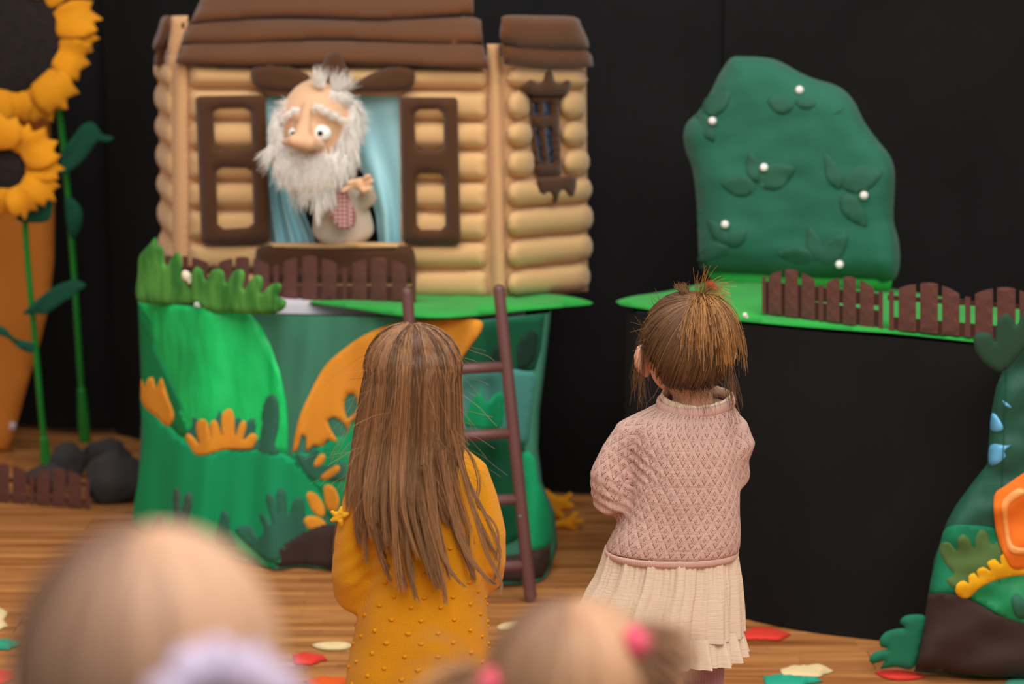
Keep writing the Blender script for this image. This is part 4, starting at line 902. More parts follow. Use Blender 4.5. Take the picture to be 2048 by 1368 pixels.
def garment(name, rings, sleeves, Y, m, par, voxel, wrinkle, sm=5, label=None):
    """knitted top: torso loft and sleeves in one surface, with knit coordinates (u round, v along) on every corner"""
    b = MB(); loft(b, rings, Y)
    for pts, rr in sleeves: chain(b, pts, rr)
    me = b.remesh(voxel, sm)
    n = len(me.vertices); co = np.empty(n*3); me.vertices.foreach_get('co', co); co = co.reshape(-1, 3)
    no = np.empty(n*3); me.vertices.foreach_get('normal', no); no = no.reshape(-1, 3)
    d = np.array([wrinkle(Vector(c), Vector(q)) for c, q in zip(co, no)]); co = co+no*d[:, None]; me.vertices.foreach_set('co', co.ravel()); me.update()
    RZ = [ringpts(r, Y, 4, 2) for r in rings]; zz = np.array([r[0].z for r in RZ])[::-1]; cxs = np.array([(r[0].x+r[2].x)/2 for r in RZ])[::-1]; rxs = np.array([(r[0].x-r[2].x)/2 for r in RZ])[::-1]
    cx = np.interp(co[:, 2], zz, cxs); rx = np.interp(co[:, 2], zz, rxs)
    RU = .112; u = np.arctan2(co[:, 0]-cx, -(co[:, 1]-Y))*RU; v = co[:, 2].copy(); isS = np.zeros(n, int)
    SY = [(u.copy(), v.copy(), 2*PI*RU)]
    for si, (pts, rr) in enumerate(sleeves):
        pts = [np.array(p) for p in pts]; best = np.full(n, 1e9); bl = np.zeros(n); bt_ = np.zeros((n, 3)); bp = np.zeros((n, 3)); acc = 0; rb = np.zeros(n)
        for i in range(len(pts)-1):
            a, c = pts[i], pts[i+1]; e = c-a; L2 = e@e; t = np.clip(((co-a)@e)/L2, 0, 1); q = a+t[:, None]*e; dd = np.linalg.norm(co-q, axis=1)
            k = dd < best; best[k] = dd[k]; bl[k] = acc+t[k]*math.sqrt(L2); bt_[k] = e/math.sqrt(L2); bp[k] = q[k]; rb[k] = rr[i]+(rr[i+1]-rr[i])*t[k]; acc += math.sqrt(L2)
        mk = (best < rb*1.35) & (np.abs(co[:, 0]-cx) > rx*.86)
        # one steady frame carried along the sleeve: angle measured from the viewer-side direction
        off = co-bp; r1 = np.array([0, -1.0, 0])-bt_*(-bt_[:, 1:2]); r1 /= np.linalg.norm(r1, axis=1, keepdims=True)+1e-9; r2 = np.cross(bt_, r1)
        su = np.arctan2((off*r2).sum(1), (off*r1).sum(1))*.042; sv = 3-bl
        SY.append((su+5, sv, 2*PI*.042)); u[mk] = su[mk]+5; v[mk] = sv[mk]; isS[mk] = si+1
    uvl = me.uv_layers.new(name='knit')
    li = np.empty(len(me.loops), np.int32); me.loops.foreach_get('vertex_index', li)
    ls = np.empty(len(me.polygons), np.int32); me.polygons.foreach_get('loop_start', ls); lt = np.empty(len(me.polygons), np.int32); me.polygons.foreach_get('loop_total', lt)
    UV = np.empty((len(li), 2))
    for s, t in zip(ls, lt):
        vi = li[s:s+t]; w_ = int(isS[vi].min()) if isS[vi].min() else int(np.bincount(isS[vi]).argmax()); U_, V_, pr = SY[w_]; q = np.stack([U_[vi], V_[vi]], 1)
        mx = q[:, 0].max()
        if mx-q[:, 0].min() > .12: q[q[:, 0] < mx-.12, 0] += pr
        UV[s:s+t] = q
    uvl.data.foreach_set('uv', UV.ravel().astype(np.float32))
    return link(name, me, m, par), co, no, u, v, isS
def band(name, r0, r1, Y, m, par, ribs, amp=.0008, grow=0.0, n=None, pw=2.3, thick=.0022):
    n = n or ribs*4; A = ringpts(r0, Y, n, pw); B = ringpts(r1, Y, n, pw); ca = sum(A, Vector())/n; cb = sum(B, Vector())/n; V = []
    K = 5
    for j in range(K+1):
        t = j/K; bul = thick*math.sin(PI*t)**.5
        for k in range(n):
            p = A[k].lerp(B[k], t); c = ca.lerp(cb, t); o = p-c; o.z = 0; o.normalize(); V.append(p+o*(grow+bul+amp*(.5+.5*math.cos(2*PI*ribs*k/n))))
    for k in range(n):
        p = B[k]; o = p-cb; o.z = 0; o.normalize(); V.append(p-o*.006)
    for k in range(n):
        p = A[k]; o = p-ca; o.z = 0; o.normalize(); V.append(p-o*.006)
    K += 2
    Fc = [(j*n+k, (j+1)*n+k, (j+1)*n+(k+1) % n, j*n+(k+1) % n) for j in range(K) for k in range(n)]+[(K*n+k, k, (k+1) % n, K*n+(k+1) % n) for k in range(n)]
    return mesh(name, V, Fc, m, par)
def knit(name, rgb, lace=False):
    m = bpy.data.materials.new(name); m.use_nodes = True; N = m.node_tree.nodes; L = m.node_tree.links; b = N['Principled BSDF']; MATS[name] = m
    b.inputs['Roughness'].default_value = .92; b.inputs['Sheen Weight'].default_value = .12; b.inputs['Specular IOR Level'].default_value = .2
    uv = N.new('ShaderNodeUVMap'); uv.uv_map = 'knit'; sp = N.new('ShaderNodeSeparateXYZ'); L.new(uv.outputs[0], sp.inputs[0])
    def M(op, a, c=None, cl=False):
        x = N.new('ShaderNodeMath'); x.operation = op; x.use_clamp = cl
        for i, q in enumerate((a, c)):
            if q is None: continue
            if isinstance(q, (int, float)): x.inputs[i].default_value = q
            else: L.new(q, x.inputs[i])
        return x.outputs[0]
    c = lin(rgb); U, V = sp.outputs[0], sp.outputs[1]
    st = M('ADD', M('MULTIPLY', M('SINE', M('MULTIPLY', U, 2*PI/.0030)), .5), M('MULTIPLY', M('SINE', M('MULTIPLY', V, 2*PI/.0026)), .35))
    nz = N.new('ShaderNodeTexNoise'); nz.inputs['Scale'].default_value = 9; tc = N.new('ShaderNodeTexCoord'); L.new(tc.outputs['Object'], nz.inputs['Vector'])
    n2 = N.new('ShaderNodeTexNoise'); n2.inputs['Scale'].default_value = 700; L.new(tc.outputs['Object'], n2.inputs['Vector'])
    r = N.new('ShaderNodeValToRGB'); L.new(nz.outputs['Fac'], r.inputs['Fac']); r.color_ramp.elements[0].position = .3; r.color_ramp.elements[1].position = .7
    r.color_ramp.elements[0].color = (*[x*.93 for x in c], 1); r.color_ramp.elements[1].color = (*[x*1.05 for x in c], 1)
    b1 = N.new('ShaderNodeBump'); b1.inputs['Distance'].default_value = .0009 if not lace else .0006; b1.inputs['Strength'].default_value = .75
    L.new(M('ADD', st, M('MULTIPLY', n2.outputs['Fac'], 1.2)), b1.inputs['Height'])
    if not lace:
        L.new(r.outputs['Color'], b.inputs['Base Color']); L.new(b1.outputs[0], b.inputs['Normal']); return m
    du, dv = .0250, .0335
    A = M('ADD', M('DIVIDE', U, du), M('DIVIDE', V, dv)); B = M('SUBTRACT', M('DIVIDE', U, du), M('DIVIDE', V, dv))
    fa, fb = M('FRACT', A), M('FRACT', B); ca, cb = M('ABSOLUTE', M('SUBTRACT', fa, .5)), M('ABSOLUTE', M('SUBTRACT', fb, .5))
    d = M('MAXIMUM', ca, cb); relief = M('SUBTRACT', .25, M('MULTIPLY', d, d))
    dots = lambda f, n_: M('GREATER_THAN', M('SINE', M('MULTIPLY', f, 2*PI*n_)), .0)
    eA = M('MULTIPLY', M('MULTIPLY', M('LESS_THAN', fa, .11), M('GREATER_THAN', fb, .50)), dots(fb, 6))
    eB = M('MULTIPLY', M('MULTIPLY', M('GREATER_THAN', fb, .90), M('LESS_THAN', fa, .50)), dots(fa, 6))
    inn = M('MULTIPLY', M('LESS_THAN', M('MAXIMUM', ca, cb), .17), M('MULTIPLY', M('GREATER_THAN', M('SINE', M('MULTIPLY', fa, 2*PI*5.5)), -.1), M('GREATER_THAN', M('SINE', M('MULTIPLY', fb, 2*PI*5.5)), -.1)))
    painted_hole = M('MAXIMUM', M('MAXIMUM', eA, eB), inn)
    mx = N.new('ShaderNodeMix'); mx.data_type = 'RGBA'; L.new(M('MULTIPLY', painted_hole, .85), mx.inputs['Factor']); L.new(r.outputs['Color'], mx.inputs['A']); mx.inputs['B'].default_value = (*lin((104, 62, 54)), 1)  # lace holes coloured brown: painted shade of the blouse seen through the knit
    L.new(mx.outputs['Result'], b.inputs['Base Color'])
    b2 = N.new('ShaderNodeBump'); b2.inputs['Distance'].default_value = .008; b2.inputs['Strength'].default_value = .7; L.new(M('SUBTRACT', relief, M('MULTIPLY', painted_hole, .07)), b2.inputs['Height']); L.new(b1.outputs[0], b2.inputs['Normal']); L.new(b2.outputs[0], b.inputs['Normal'])
    return m
def npath(p, r): return [Vector(q) for q in p], list(r)
def legs(b, X, z0, Y, dx, r0, r1, m, par, name='tights', feet_m=None):
    t = MB()
    for k in (0, 1):
        x = X[k]; t.tube([(x*.0+X[k]-(.01 if k == 0 else -.01)*0, Y, z0), (x, Y+.004, z0*.62), (x, Y-.006, z0*.40), (x, Y, .045)], [r0*1.15, r0, r0*.93, r1], 22)
        t.tube([(x, Y-.008, .04), (x, Y+.05, .03)], [r1*.95, r1*.8], 14)
    o = link(name, t.remesh(.006, 3), m, par)
    for k in (0, 1):
        s = MB(); s.tube([(X[k], Y-.022, .026), (X[k], Y+.03, .028), (X[k], Y+.078, .022)], [(.031, .026), (.034, .028), (.030, .021)], 18, flat=(0, 0, 1)); s.box((X[k], Y+.028, .005), (.030, .072, .005))
        link('shoe', s.remesh(.005, 3), feet_m, par)
    return o
m_shoe = mat('dark_shoe_leather', (60, 50, 48), .5)

# ------------------------------------------------------------------ girl in the pink cardigan
Y2 = 4.35; g = F(1370, 1600); bx_ = P(1365, 1100, Y2)
girl2 = thing('person', 'small child from behind in a pink lace-knit cardigan and cream skirt, brown ponytail', 'person', (bx_.x, Y2, 0))
rings2 = [(803, 1330, 1452, .040, .0), (811, 1308, 1466, .050, .0), (824, 1284, 1476, .060, .0), (848, 1264, 1480, .072, .0), (885, 1258, 1482, .080, .0), (930, 1258, 1482, .086, .0), (980, 1258, 1479, .090, .0), (1030, 1244, 1478, .092, 0), (1070, 1222, 1480, .095, 0), (1098, 1208, 1478, .096, 0)]
q2 = lambda x, y, dy=0.0: P(x, y, Y2+dy)
slL = npath([q2(1296, 852), q2(1262, 872), q2(1240, 905), q2(1224, 952), q2(1226, 990, .004), q2(1246, 1000, .05), q2(1290, 985, .10), q2(1322, 975, .125)], [.032, .036, .036, .041, .042, .038, .032, .027])
slR = npath([q2(1444, 850), q2(1466, 864), q2(1476, 886), q2(1466, 915), q2(1464, 945, .01), q2(1444, 965, .06), q2(1420, 970, .11), q2(1400, 970, .128)], [.032, .033, .034, .032, .035, .034, .030, .026])
def wr2(c, n_):
    a = .0028*noise.noise(Vector((c.x*9, c.y*9, c.z*26)))+.0030*noise.noise(Vector((c.x*22, c.y*12, c.z*9+4)))
    e = q2(1268, 925); k = math.exp(-((c.x-e.x)**2+(c.z-e.z)**2)/.0016); a -= .006*k*(1 if abs(math.sin((c.x*.7+c.z)*160)) > .6 else .2)
    e = q2(1225, 1000); k = math.exp(-((c.x-e.x)**2+(c.z-e.z)**2)/.002); a += .0025*k*math.sin((c.z*1.0+c.x*.5)*330)
    return a
m_pink = knit('pink_lace_knit', (208, 170, 158), True); m_pinkrib = mat('pink_rib_knit', (208, 168, 156), .9, .0004, 700, .04, 8, .2)
card2, *_r = garment('cardigan', rings2, (slL, slR), Y2, m_pink, girl2, .0052, wr2, 5)
band('rib_hem', (1097, 1211, 1475, .0945, 0), (1110, 1214, 1472, .093, 0), Y2, m_pinkrib, card2, 170, .0010)
nb = []
for k in range(60):
    t = 2*PI*k/60; c = q2(1391, 800); nb.append(c+Vector((.068*math.cos(t), .044*math.sin(t)-.008, .004*math.cos(t)+.012*math.sin(t)-.002)))
nb.append(nb[0])
def ribtube(name, pts, r, m, par, ribs):
    V = []; Fc = []; n = len(pts)-1; N_ = ribs*4; K = 10
    for i in range(N_):
        s = i/N_*n; a = int(s); p = pts[a].lerp(pts[a+1], s-a); t = (pts[(a+1) % n]-pts[a-1 if a else n-1]).normalized(); u = Vector((0, 0, 1))-t*t.z; u.normalize(); w_ = t.cross(u)
        rr = 1+.10*math.cos(2*PI*ribs*i/N_)
        for k in range(K): an = 2*PI*k/K; V.append(p+(u*math.cos(an)*r[1]+w_*math.sin(an)*r[0])*rr)
    for i in range(N_):
        for k in range(K): Fc.append((i*K+k, ((i+1) % N_)*K+k, ((i+1) % N_)*K+(k+1) % K, i*K+(k+1) % K))
    return mesh(name, V, Fc, m, par)
ribtube('rib_neckband', nb, (.0045, .0095), m_pinkrib, card2, 90)
# cream blouse collar standing inside the neckband
m_cream = mat('cream_gauze', (236, 212, 184), .9, .0007, 260, .04, 8, .1)
cb_ = []
for k in range(41):
    t = 2*PI*k/40; c = q2(1391, 798); cb_.append(c+Vector((.062*math.cos(t), .038*math.sin(t)-.008, .012*math.sin(t)+.005*abs(math.cos(t)))))
cb_[-1] = cb_[0].copy(); ribtube('blouse_collar', cb_, (.003, .008), m_cream, girl2, 14)
# skirt: gathered gauze with a ruffle
def skirt_mat():
    m = mat('crinkled_gauze', (224, 202, 178), .9, 0, 200, .04, 8, .1); N = m.node_tree.nodes; L = m.node_tree.links
    tc = N.new('ShaderNodeTexCoord'); out = []
    for sc_, d in (((40, 40, 330), .0010), ((300, 300, 30), .0009)):
        mp = N.new('ShaderNodeMapping'); mp.inputs['Scale'].default_value = sc_; n = N.new('ShaderNodeTexNoise'); n.inputs['Scale'].default_value = 1; n.inputs['Detail'].default_value = 2
        L.new(tc.outputs['Object'], mp.inputs[0]); L.new(mp.outputs[0], n.inputs['Vector']); b = N.new('ShaderNodeBump'); b.inputs['Distance'].default_value = d; L.new(n.outputs['Fac'], b.inputs['Height'])
        if out: L.new(out[-1], b.inputs['Normal'])
        out.append(b.outputs[0])
    L.new(out[-1], N['Principled BSDF'].inputs['Normal']); return m
m_sk = skirt_mat()
def skirt(name, rings, Y, gath, m, par, tw=0.0, n=360, seed=0):
    V = []; K = 26
    for j in range(K+1):
        t = j/K; py = rings[0][0]+(rings[-1][0]-rings[0][0])*t; r = rlerp(rings, py); R_ = ringpts(r, Y, n, 2.1); c = sum(R_, Vector())/n
        for k, p in enumerate(R_):
            a = 2*PI*k/n; o = (p-c); o.z = 0; o.normalize()
            V.append(p+o*gath(a, t)+Vector((0, 0, .002*math.sin(a*5+seed)*t)))
    Fc = [(j*n+k, (j+1)*n+k, (j+1)*n+(k+1) % n, j*n+(k+1) % n) for j in range(K) for k in range(n)]
    return mesh(name, V, Fc, m, par)
def fold2(a, t):
    return (.0035+.006*t)*(math.sin(a*13+1.2*math.sin(a*3)+.5)+.5*math.sin(a*29+t*1.5))*.8+.0018*(1-t)*math.sin(a*70)
sk1 = skirt('skirt', [(1096, 1214, 1470, .090, 0), (1130, 1204, 1474, .094, .0), (1160, 1192, 1478, .098, .0), (1190, 1174, 1480, .102, .0), (1225, 1160, 1482, .106, .0), (1262, 1158, 1483, .108, 0)], Y2, fold2, m_sk, girl2)
skirt('ruffle', [(1250, 1162, 1480, .104, 0), (1285, 1156, 1487, .113, 0), (1306, 1154, 1490, .117, 0)], Y2, lambda a, t: (.002+.005*t)*(math.sin(a*21+1.5*math.sin(a*2))+.6*math.sin(a*47))+.0012*math.sin(a*130)*(1-t), m_sk, sk1, seed=2)
m_tights = mat('mauve_ribbed_tights', (172, 122, 134), .9, 0, 200, .04, 8, .2)
def rib_bump(m, scale):
    N = m.node_tree.nodes; L = m.node_tree.links; tc = N.new('ShaderNodeTexCoord'); wv = N.new('ShaderNodeTexWave'); wv.bands_direction = 'X'; wv.inputs['Scale'].default_value = scale; wv.inputs['Distortion'].default_value = 1
    L.new(tc.outputs['Object'], wv.inputs['Vector']); b = N.new('ShaderNodeBump'); b.inputs['Distance'].default_value = .0015; L.new(wv.outputs['Fac'], b.inputs['Height']); L.new(b.outputs[0], N['Principled BSDF'].inputs['Normal'])
rib_bump(m_tights, 55)
lx = (P(1312, 1360, Y2).x, P(1408, 1360, Y2).x)
legs(None, lx, .42, Y2, 0, .038, .026, m_tights, girl2, feet_m=m_shoe)
# body
HC2 = q2(1374, 693); HC2.z -= .004
bb = MB(); T2, R2 = head_blobs(bb, HC2, .99, math.radians(17), math.radians(8))
bb.tube([HC2+Vector((.004, -.004, -.05)), q2(1385, 790), q2(1385, 830)], [.045, .037, .042], 20)
loft(bb, [(815, 1340, 1430, .030, 0), (850, 1290, 1455, .050, 0), (950, 1285, 1455, .062, 0), (1060, 1270, 1450, .066, 0), (1140, 1262, 1460, .07, 0)], Y2)
for pts, rr in (slL, slR): chain(bb, pts[1:], [r*.62 for r in rr[1:]], 14)
hand(bb, slL[0][-1]+Vector((.012, .008, 0)), (.75, .45, .1), (-.3, .8, .5), 1.0, 1); hand(bb, slR[0][-1]+Vector((-.012, .008, 0)), (-.75, .45, .0), (.3, .8, .5), 1.0, -1)
link('body', bb.remesh(.0042, 3), m_face, girl2)
m_hair2 = hair_mat('brown_hair', (62, 44, 32), (124, 90, 62), (176, 122, 72), .38, .35)
head_details(T2, R2, .99, girl2, m_hair2, X=.064, flare=math.radians(62))
# hair drawn up into the ponytail
A2 = Vector((.0865, .097, .0935)); hc = HC2+Vector((0, -.004, .010))
pdir = Vector((.22, -.46, .86)).normalized()
def onhead(n_, k=1.0): return hc+Vector((n_.x*A2.x, n_.y*A2.y, n_.z*A2.z))*k
fdir = R2@Vector((0, 1, 0)); PB = onhead(pdir, 1.06)
paths = []; cap = MB(); bmc = bmesh.new(); bmesh.ops.create_icosphere(bmc, subdivisions=4, radius=1)
def scalp(n_):
    f = n_.dot(fdir); sd = n_.dot(R2@Vector((1, 0, 0)))
    if f > .30 and n_.z < .55+.25*(f-.3): return False
    if n_.z < -.86: return False
    if n_.z < -.05 and f > (.15 if sd > 0 else -.12): return False
    if n_.z < -.35 and f > -.28: return False
    return True
idx = {}; Vc = []; Fcap = []
for v in bmc.verts:
    if scalp(v.co.normalized()): idx[v.index] = len(Vc); Vc.append(onhead(v.co.normalized(), .985))
for f_ in bmc.faces:
    if all(v.index in idx for v in f_.verts): Fcap.append(tuple(idx[v.index] for v in f_.verts))
bmc.free(); cap.add(Vc, Fcap)
while len(paths) < 5200:
    n_ = Vector([random.gauss(0, 1) for _ in range(3)]).normalized()
    if not scalp(n_): continue
    if n_.dot(pdir) > .96: continue
    ang = n_.angle(pdir); lift = random.uniform(0, .022)*random.random(); K = 12; q = []
    wob = Vector([random.gauss(0, .018) for _ in range(3)]); st = random.uniform(0, .2) if random.random() < .6 else 0
    for k in range(K):
        t = st+(1-st)*k/(K-1); v = (n_*math.sin((1-t)*ang)+pdir*math.sin(t*ang))/math.sin(ang); v = (v+wob*math.sin(PI*t)).normalized()
        q.append(tuple(onhead(v, 1.0+.012+lift+.05*t**3+.006*math.sin(n_.x*40+n_.z*31))))
    paths.append(q)
strands('hair', paths, .0012, .0010, m_hair2, girl2, extra=cap)
def fall(p, v, L_, K, g=.9, drag=.0, c=None, A=None, curl=0, keep=.004):
    q = [Vector(p)]; d = Vector(v).normalized(); h = L_/(K-1); ph = random.uniform(0, 6)
    for k in range(1, K):
        d = (d+Vector((0, 0, -g*h*12))+Vector((math.sin(k*1.1+ph), .4*math.cos(k*.9+ph), 0))*curl).normalized(); n2 = q[-1]+d*h
        if c is not None:
            o = n2-c; e = math.sqrt((o.x/A.x)**2+(o.y/A.y)**2+(o.z/A.z)**2)
            if e < 1.03: n2 = c+o*(1.03+keep/.09)/e
        q.append(n2)
    return [tuple(x) for x in q]
def rs(p, K):
    p = np.array(p); return np.stack([np.interp(np.linspace(0, 1, K), np.linspace(0, 1, len(p)), p[:, i]) for i in range(3)], 1)
pt = []; rv = []
for cI in range(52):
    a = random.uniform(-.55, 1.45); el = random.uniform(-.3, .65)
    base = Vector((math.sin(a), -math.cos(a)*.9, el)); L_ = random.uniform(.075, .14)*(1.15 if a > .5 else .95); cc = random.random()
    gg = random.uniform(1.2, 2.2)+(.5 if a > .6 else 0)
    if cI % 13 == 0: base = Vector((random.uniform(-.3, 1.0), -.2, .9)); L_ *= .55
    for _ in range(20):
        d = base+Vector([random.gauss(0, .055) for _ in range(3)]); p = PB+Vector([random.gauss(0, .005) for _ in range(3)])
        pt.append(fall(p, d, L_*random.uniform(.75, 1.1), 15, gg+random.gauss(0, .05), c=hc, A=A2, curl=.07, keep=random.uniform(.004, .02))); rv.append(min(1, max(0, cc+random.gauss(0, .15))))
strands('ponytail', pt, .0011, .0006, hair_mat('golden_brown_hair', (88, 58, 36), (196, 140, 82), (214, 156, 92), .36, .5), girl2, rnd=np.array(rv))
pt = []
for _ in range(150):
    x = random.uniform(-.06, .05); p = q2(1385+x*900, random.uniform(735, 775), -.036-.02*random.random()); pt.append(fall(p, (random.gauss(.1, .4), -.5, -.7), random.uniform(.03, .075), 12, .4, curl=random.uniform(.05, .32)))
for _ in range(110):
    n_ = (R2@Vector((-.93, random.uniform(-.1, .5), random.uniform(-.3, .45)))).normalized(); pt.append(fall(onhead(n_, 1.02), (-.05+random.gauss(0, .12), -.1, -1), random.uniform(.05, .11), 12, .6, curl=.12))
for _ in range(110):
    n_ = Vector((random.uniform(-.9, .9), random.uniform(-.6, .2), random.uniform(.0, 1))).normalized(); pt.append(fall(onhead(n_, 1.03), n_+Vector([random.gauss(0, .5) for _ in range(3)]), random.uniform(.012, .03), 9, .3, curl=.25))
for _ in range(60):
    n_ = (R2@Vector((.6, -.75, random.uniform(-.5, .0)))).normalized(); pt.append(fall(onhead(n_, 1.02), (.2, -.3, -.8), random.uniform(.05, .11), 12, .3, curl=.12))
tag(strands('loose_hair', [rs(p, 12) for p in pt], .0008, .0004, m_hair2, girl2), kind='stuff')
kn = q2(1371, 582, -.02); pt = []
for _ in range(220):
    a = random.uniform(0, 2*PI); o = Vector((math.cos(a)*.007, math.sin(a)*.007, 0)); pt.append([tuple(kn+Vector((.004, 0, -.022))+o*.6), tuple(kn+Vector((.0, 0, -.012))+o*1.3), tuple(kn+o*1.2+Vector((-.003, 0, 0))), tuple(kn+o*.9+Vector((-.008+random.gauss(0, .004), 0, .010+random.gauss(0, .003))))])
strands('hair_knot', pt, .0016, .0008, m_hair2, girl2)
bnd = MB(); [bnd.tube([PB+Vector((.011*math.cos(a), .011*math.sin(a), .002*math.sin(3*a))) for a in [2*PI*k/16 for k in range(17)]], [.0032]*17, 8, round_ends=False)]
bnd.build('hair_elastic', mat('black_elastic', (30, 26, 28), .6), girl2)

# ------------------------------------------------------------------ girl in the mustard cardigan
Y1 = 4.05; b1_ = P(835, 1200, Y1)
girl1 = thing('person', 'child from behind with waist-long light brown hair, mustard yellow bobble-knit cardigan', 'person', (b1_.x, Y1, 0))
q1 = lambda x, y, dy=0.0: P(x, y, Y1+dy)
rings1 = [(884, 800, 872, .034, 0), (892, 776, 898, .046, 0), (904, 750, 924, .058, 0), (925, 732, 944, .072, 0), (960, 726, 958, .080, 0), (1010, 728, 962, .083, 0), (1080, 736, 964, .084, 0), (1150, 738, 970, .086, 0), (1230, 716, 976, .092, 0), (1300, 702, 980, .098, 0), (1368, 690, 985, .104, 0), (1420, 684, 990, .108, 0), (1450, 682, 992, .110, 0)]
tL = npath([q1(768, 925), q1(742, 945), q1(730, 1000), q1(716, 1080), q1(713, 1150), q1(715, 1182, .006), q1(730, 1180, .05), q1(765, 1160, .10), q1(800, 1150, .125)], [.032, .036, .038, .041, .0425, .043, .040, .033, .027])
tR = npath([q1(910, 925), q1(936, 948), q1(954, 1000), q1(966, 1070), q1(968, 1120, .004), q1(962, 1146, .03), q1(940, 1150, .08), q1(900, 1150, .115), q1(870, 1148, .128)], [.032, .036, .038, .040, .040, .039, .037, .031, .026])
def wr1(c, n_):
    a = .0030*noise.noise(Vector((c.x*10, c.y*10, c.z*16)))+.0030*noise.noise(Vector((c.x*26, c.y*14, c.z*5+4)))
    e = q1(748, 1120); k = math.exp(-((c.x-e.x)**2+(c.z-e.z)**2)/.0022); a += .003*k*math.sin((c.z-c.x*.8)*200)
    return a
m_must = knit('mustard_knit', (224, 150, 8)); m_mrib = mat('mustard_rib_knit', (224, 150, 10), .9, .0004, 700, .04, 8, .2)
card1, co, no, uu, vv, isS = garment('cardigan', rings1, (tL, tR), Y1, m_must, girl1, .0056, wr1, 5)
band('rib_hem', (1448, 684, 990, .110, 0), (1470, 684, 990, .110, 0), Y1, m_mrib, card1, 150, .001)
bob = MB(); rnb = random.Random(5); ico = bmesh.new(); bmesh.ops.create_icosphere(ico, subdivisions=2, radius=1); IV = [v.co.copy() for v in ico.verts]; IF = [tuple(v.index for v in f.verts) for f in ico.faces]; ico.free()
for part in (0, 1, 2):
    S = np.where(isS == part)[0]
    if not len(S): continue
    u_, v_ = uu[S], vv[S]; du_, dv_ = .0255, .0255; i = 0
    for r_ in range(int(v_.min()/dv_), int(v_.max()/dv_)+1):
        for c_ in range(int(u_.min()/du_)-1, int(u_.max()/du_)+2):
            if (r_*2+c_) % 4 not in (0,): continue
            tu, tv = (c_)*du_*.62+(r_ % 2)*.004, r_*dv_*.8
            d2 = (u_-tu)**2+(v_-tv)**2; k = d2.argmin()
            if d2[k] > .00002: continue
            p, n_ = Vector(co[S[k]]), Vector(no[S[k]]); t1 = n_.cross(Vector((0, 0, 1))).normalized(); t2 = n_.cross(t1)
            sx, sy, sn = .0046*rnb.uniform(.8, 1.15), .0032*rnb.uniform(.8, 1.15), .0034
            bob.add([p+t1*v.x*sx*(1+.25*math.sin(v.x*9+v.y*7))+t2*v.y*sy*(1+.3*math.sin(v.x*8))+n_*(v.z*sn) for v in IV], IF)
tag(bob.build('bobble', mat('mustard_bobble', (216, 142, 6), .92, .0004, 700, .05, 8), card1), kind='stuff')
HC1 = Vector((q1(827, 740).x, Y1, P(827, 655, Y1).z-.096)); lx = (b1_.x-.05, b1_.x+.05)
bb = MB(); T1, R1 = head_blobs(bb, HC1, .9, math.radians(4), math.radians(6))
bb.tube([HC1+Vector((.0, -.004, -.05)), q1(832, 850), q1(834, 910)], [.042, .036, .042], 20)
loft(bb, [(900, 790, 885, .030, 0), (935, 755, 925, .050, 0), (1040, 755, 935, .062, 0), (1180, 750, 940, .066, 0), (1300, 735, 950, .075, 0)], Y1)
for pts, rr in (tL, tR): chain(bb, pts[1:], [r*.62 for r in rr[1:]], 14)
hand(bb, tL[0][-1]+Vector((.012, .008, 0)), (.75, .45, .1), (-.3, .8, .5), 1.0, 1); hand(bb, tR[0][-1]+Vector((-.012, .008, 0)), (-.75, .45, .0), (.3, .8, .5), 1.0, -1)
link('body', bb.remesh(.0042, 3), m_face, girl1)
legs(None, lx, .40, Y1, 0, .040, .027, mat('dark_leggings', (70, 66, 78), .9), girl1, 'leggings', m_shoe)
m_hair1 = hair_mat('light_brown_hair', (76, 48, 31), (172, 122, 80), (200, 152, 106), .36, .45)
head_details(T1, R1, .9, girl1, m_hair1, X=.066)
HL = [(730, 737, 916), (780, 729, 919), (850, 719, 921), (920, 706, 925), (980, 700, 934), (1050, 704, 950), (1120, 712, 968), (1200, 730, 990)]
HD = [(730, .096), (780, .096), (830, .088), (870, .082), (910, .088), (960, .099), (1010, .104), (1100, .106), (1200, .108)]
c1 = Vector((P(827, 730, Y1).x, Y1-.004, P(827, 738, Y1).z)); AZ = P(830, 651, Y1).z-c1.z; AX = (916-737)/2*(P(916, 730, Y1).x-P(737, 730, Y1).x)/(916-737)
HZ = [P(800, r[0], Y1).z for r in HL]
def hairpt(phi, py, dpt=0.0, dx=0.0):
    """py: 650 crown .. 740 widest .. downwards"""
    sx = .00086
    if py < 740:
        th = max(.05, (py-646)/94)*PI/2; k = 1+dpt/.095
        return c1+Vector((AX*math.sin(th)*math.sin(phi)*k+dx*sx, -.094*math.sin(th)*math.cos(phi)*k, AZ*math.cos(th)*k))
    L_ = interp(py, [(a, b) for a, b, c in HL]); R_ = interp(py, [(a, c) for a, b, c in HL]); p0, p1 = P(L_, py, Y1), P(R_, py, Y1)
    cx = (p0.x+p1.x)/2; hw = (p1.x-p0.x)/2
    return Vector((cx+hw*math.sin(phi)+dx*sx, c1.y+.004-(interp(py, HD)+dpt)*math.cos(phi), p0.z))
NG = 92; GU = []
for k in range(NG):
    ph = math.radians(-108+216*(k+random.uniform(-.4, .4))/(NG-1)); end = random.uniform(1015, 1176)-55*abs(math.sin(ph))**3-(150 if abs(ph) > 1.6 else 0)
    if ph > .3: end += 6
    GU.append((ph, end, random.uniform(0, 6.28), random.uniform(2, 11), random.uniform(-.002, .018), random.gauss(3, 20), random.random()))
cap = MB(); Vc = []; NR_, NP = 22, 40
for j in range(NR_+1):
    py = 650+(1010-650)*j/NR_
    for k in range(NP+1): Vc.append(hairpt(math.radians(-112+224*k/NP), py, -.006))
